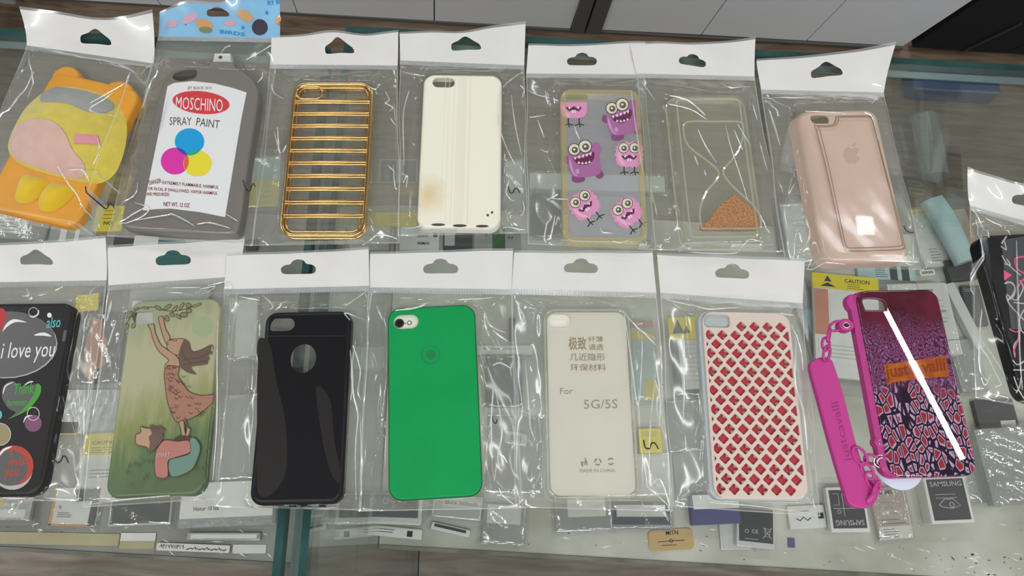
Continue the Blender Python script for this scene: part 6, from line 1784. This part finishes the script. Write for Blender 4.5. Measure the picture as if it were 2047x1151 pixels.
stock('battery', 'battery', 'dark battery with grey stripes right of the gold case', [(760, 318), (836, 318), (832, 366), (754, 366)], 4, 0, 'grey_label', [(-.9, -.9, -.1, .9, 'dark_label', 'dark_half'), (.3, -.9, .95, .9, 'dark_label', 'dark_patch')])
stock('caution_label', 'label', 'yellow label strip right of the gold case bottom', [(744, 424), (836, 424), (832, 452), (738, 452)], 3, 0, 'caution', shapes=rows(-.2, .4, .5, -.4, 3, M['grey_label']), part='paper')
stock('battery_pouch', 'pouch', 'pale pouch behind the cream bag pen mark', [(1008, 318), (1050, 318), (1048, 420), (1006, 420)], 3, 0, 'grey_label', [(-.8, -.2, .8, .9, 'white_label', 'label')], sleeve=2)
stock('battery_pouch', 'pouch', 'dark grey pouch left of the monster case, lower half', [(1058, 385), (1124, 385), (1126, 470), (1060, 472)], 4, 0, 'dark_label', sleeve=2)
stock('battery_pouch', 'pouch', 'wide white label pouch crossing beneath the monster case', [(1060, 345), (1330, 352), (1328, 384), (1058, 376)], 3, 0, 'white_label', sleeve=1.5)
stock('battery_pouch', 'pouch', 'grey silver pouch beneath the monster case lower half', [(1135, 392), (1300, 394), (1304, 480), (1138, 480)], 3, 0, 'grey_label')
stock('battery_pouch', 'pouch', 'white pouch between hourglass and rose gold cases', [(1562, 408), (1640, 404), (1655, 520), (1578, 524)], 4, 0, 'white_label', [(.3, .8, 1, 1, 'caution', 'yellow_corner')], shapes=rows(-.6, .6, .4, .0, 3, M['grey_label']), sleeve=2)
stock('battery', 'battery', 'black battery strip at the hourglass bag right edge', [(1548, 395), (1562, 395), (1566, 500), (1552, 500)], 4, 0, 'dark_label')
stock('battery_pouch', 'pouch', 'antistatic pouch with a big yellow caution band above the strap', [(1634, 548), (1768, 560), (1752, 762), (1622, 748)], 5, 10, 'white_label', [(-1.02, .72, 1.02, 1.02, 'caution', 'caution_band'), (-.98, -.2, -.55, .7, 'coral', 'coral_strip'), (-.5, .0, .2, .62, 'white_label', 'box_label'), (-.9, -.75, .9, -.25, 'white_label', 'print_label')],
      [('CAUTION', -.02, .87, .75, 4.6, LK), ('M', -.2, .05, -.1, 3, LK)], shapes=[('poly', [(-.78, .76), (-.55, .84), (-.3, .76)], LK), ('poly', [(-.66, .86), (-.55, .98), (-.42, .86)], LK)] + rows(.05, .6, .84, .76, 3, LK) + rows(-.7, .7, -.4, -.62, 4, M['grey_label']))
stock('battery_pouch', 'pouch', 'shiny silver pouch between the lattice bag and the caution pouch', [(1600, 560), (1636, 556), (1640, 730), (1604, 740)], 6, 0, 'pouch', [(-.3, -.9, .5, .3, 'light_blue', 'blue_sheen_panel')])
stock('carton', 'box', 'white box with small black print behind the snake print case top', [(1776, 568), (1896, 564), (1920, 708), (1800, 712)], 14, 0, 'white_label', [], [('A520', .22, .72, .5, 4, LK)], shapes=[(0.5, [(.0, 1), (.02, .4)], M['grey_label']), (0.6, [(.3, .2), (.8, .2)], LK), (0.6, [(.5, -.1), (.7, -.1)], LK), (0.6, [(.3, -.62), (.98, -.6)], LK)] + rows(.5, .8, .5, .0, 4, M['grey_label']), sleeve=1.0)
stock('battery_pouch', 'pouch', 'dull clear pouch right of the snake print case orange band', [(1902, 680), (1958, 676), (1968, 780), (1918, 784)], 5, 0, 'grey_label', sleeve=4)
stock('battery', 'battery', 'grey bar battery slanting between the snake print and scribbled cases', [(1896, 566), (1918, 562), (1962, 694), (1944, 702)], 8, 2, 'silver_body')
stock('battery', 'battery', 'dark battery with white print left of the scribbled case', [(1918, 570), (1962, 570), (1972, 650), (1942, 652)], 4, 0, 'dark_label', shapes=rows(-.8, .8, .8, .7, 2, LW))
stock('battery_pouch', 'pouch', 'pouch with a yellow caution top right of the rose gold case', [(1826, 420), (1872, 416), (1892, 530), (1838, 536)], 4, 0, 'white_label', [(-1, .86, 1, 1.02, 'caution', 'caution_band')], shapes=rows(-.3, .5, -.4, -.8, 5, LK), sleeve=2.5)
stock('price_tag', 'tag', 'tiny white barcode tag below the rose gold bag corner', [(1838, 540), (1868, 537), (1870, 549), (1840, 552)], 1.2, 8, 'white_label', [], [('SERIES', -.75, -.4, .75, 3.0, LK)], part='paper', group=None)
stock('battery_pouch', 'pouch', 'pouch with black barcodes beneath the rose gold bag edge', [(1712, 528), (1830, 534), (1834, 562), (1716, 556)], 4, 0, 'light_blue', [(.1, -1, .35, 1, 'dark_label', 'dark_block'), (.5, -1, .75, 1, 'dark_label', 'dark_block')], shapes=rows(-.4, .05, .6, -.6, 5, LK))
stock('battery', 'battery', 'black battery beneath the pale blue wrapped pack', [(1892, 520), (1950, 514), (1954, 556), (1898, 562)], 8, 0, 'dark_label')
stock('battery_pouch', 'pouch', 'taupe flat pouch right of the pale blue wrapped pack', [(1912, 418), (1938, 416), (1960, 520), (1934, 526)], 4, 0, 'taupe')
# pale blue wrapped roll, bulging
zb = ZS + 9
fr = Frame([(1868, 396), (1906, 388), (1938, 514), (1896, 532)], zb + 14, zb)
mb = MB(); loops = []
for k in range(17):
    t = k / 16; v = lerp(fr.l / 2, -fr.l / 2, t); b_ = 1 + .06 * math.sin(5 * t)
    loops.append([(1.5 * math.sin(4 * t) + fr.w / 2 * b_ * math.copysign(abs(math.cos(a)) ** .7, math.cos(a)), v, 8 + 8 * math.copysign(abs(math.sin(a)) ** .7, math.sin(a)) * b_) for a in [2 * math.pi * i / 28 for i in range(28)]])
mb.loft(loops, 0, True, True)
o = mb.build('wrapped_pack', M['light_blue'], None, loc=(fr.o.x, fr.o.y, zb), rotz=fr.t, angle=60)
tag(o, 'pale blue paper wrapped pack under the glass right of the rose gold case', 'pack')
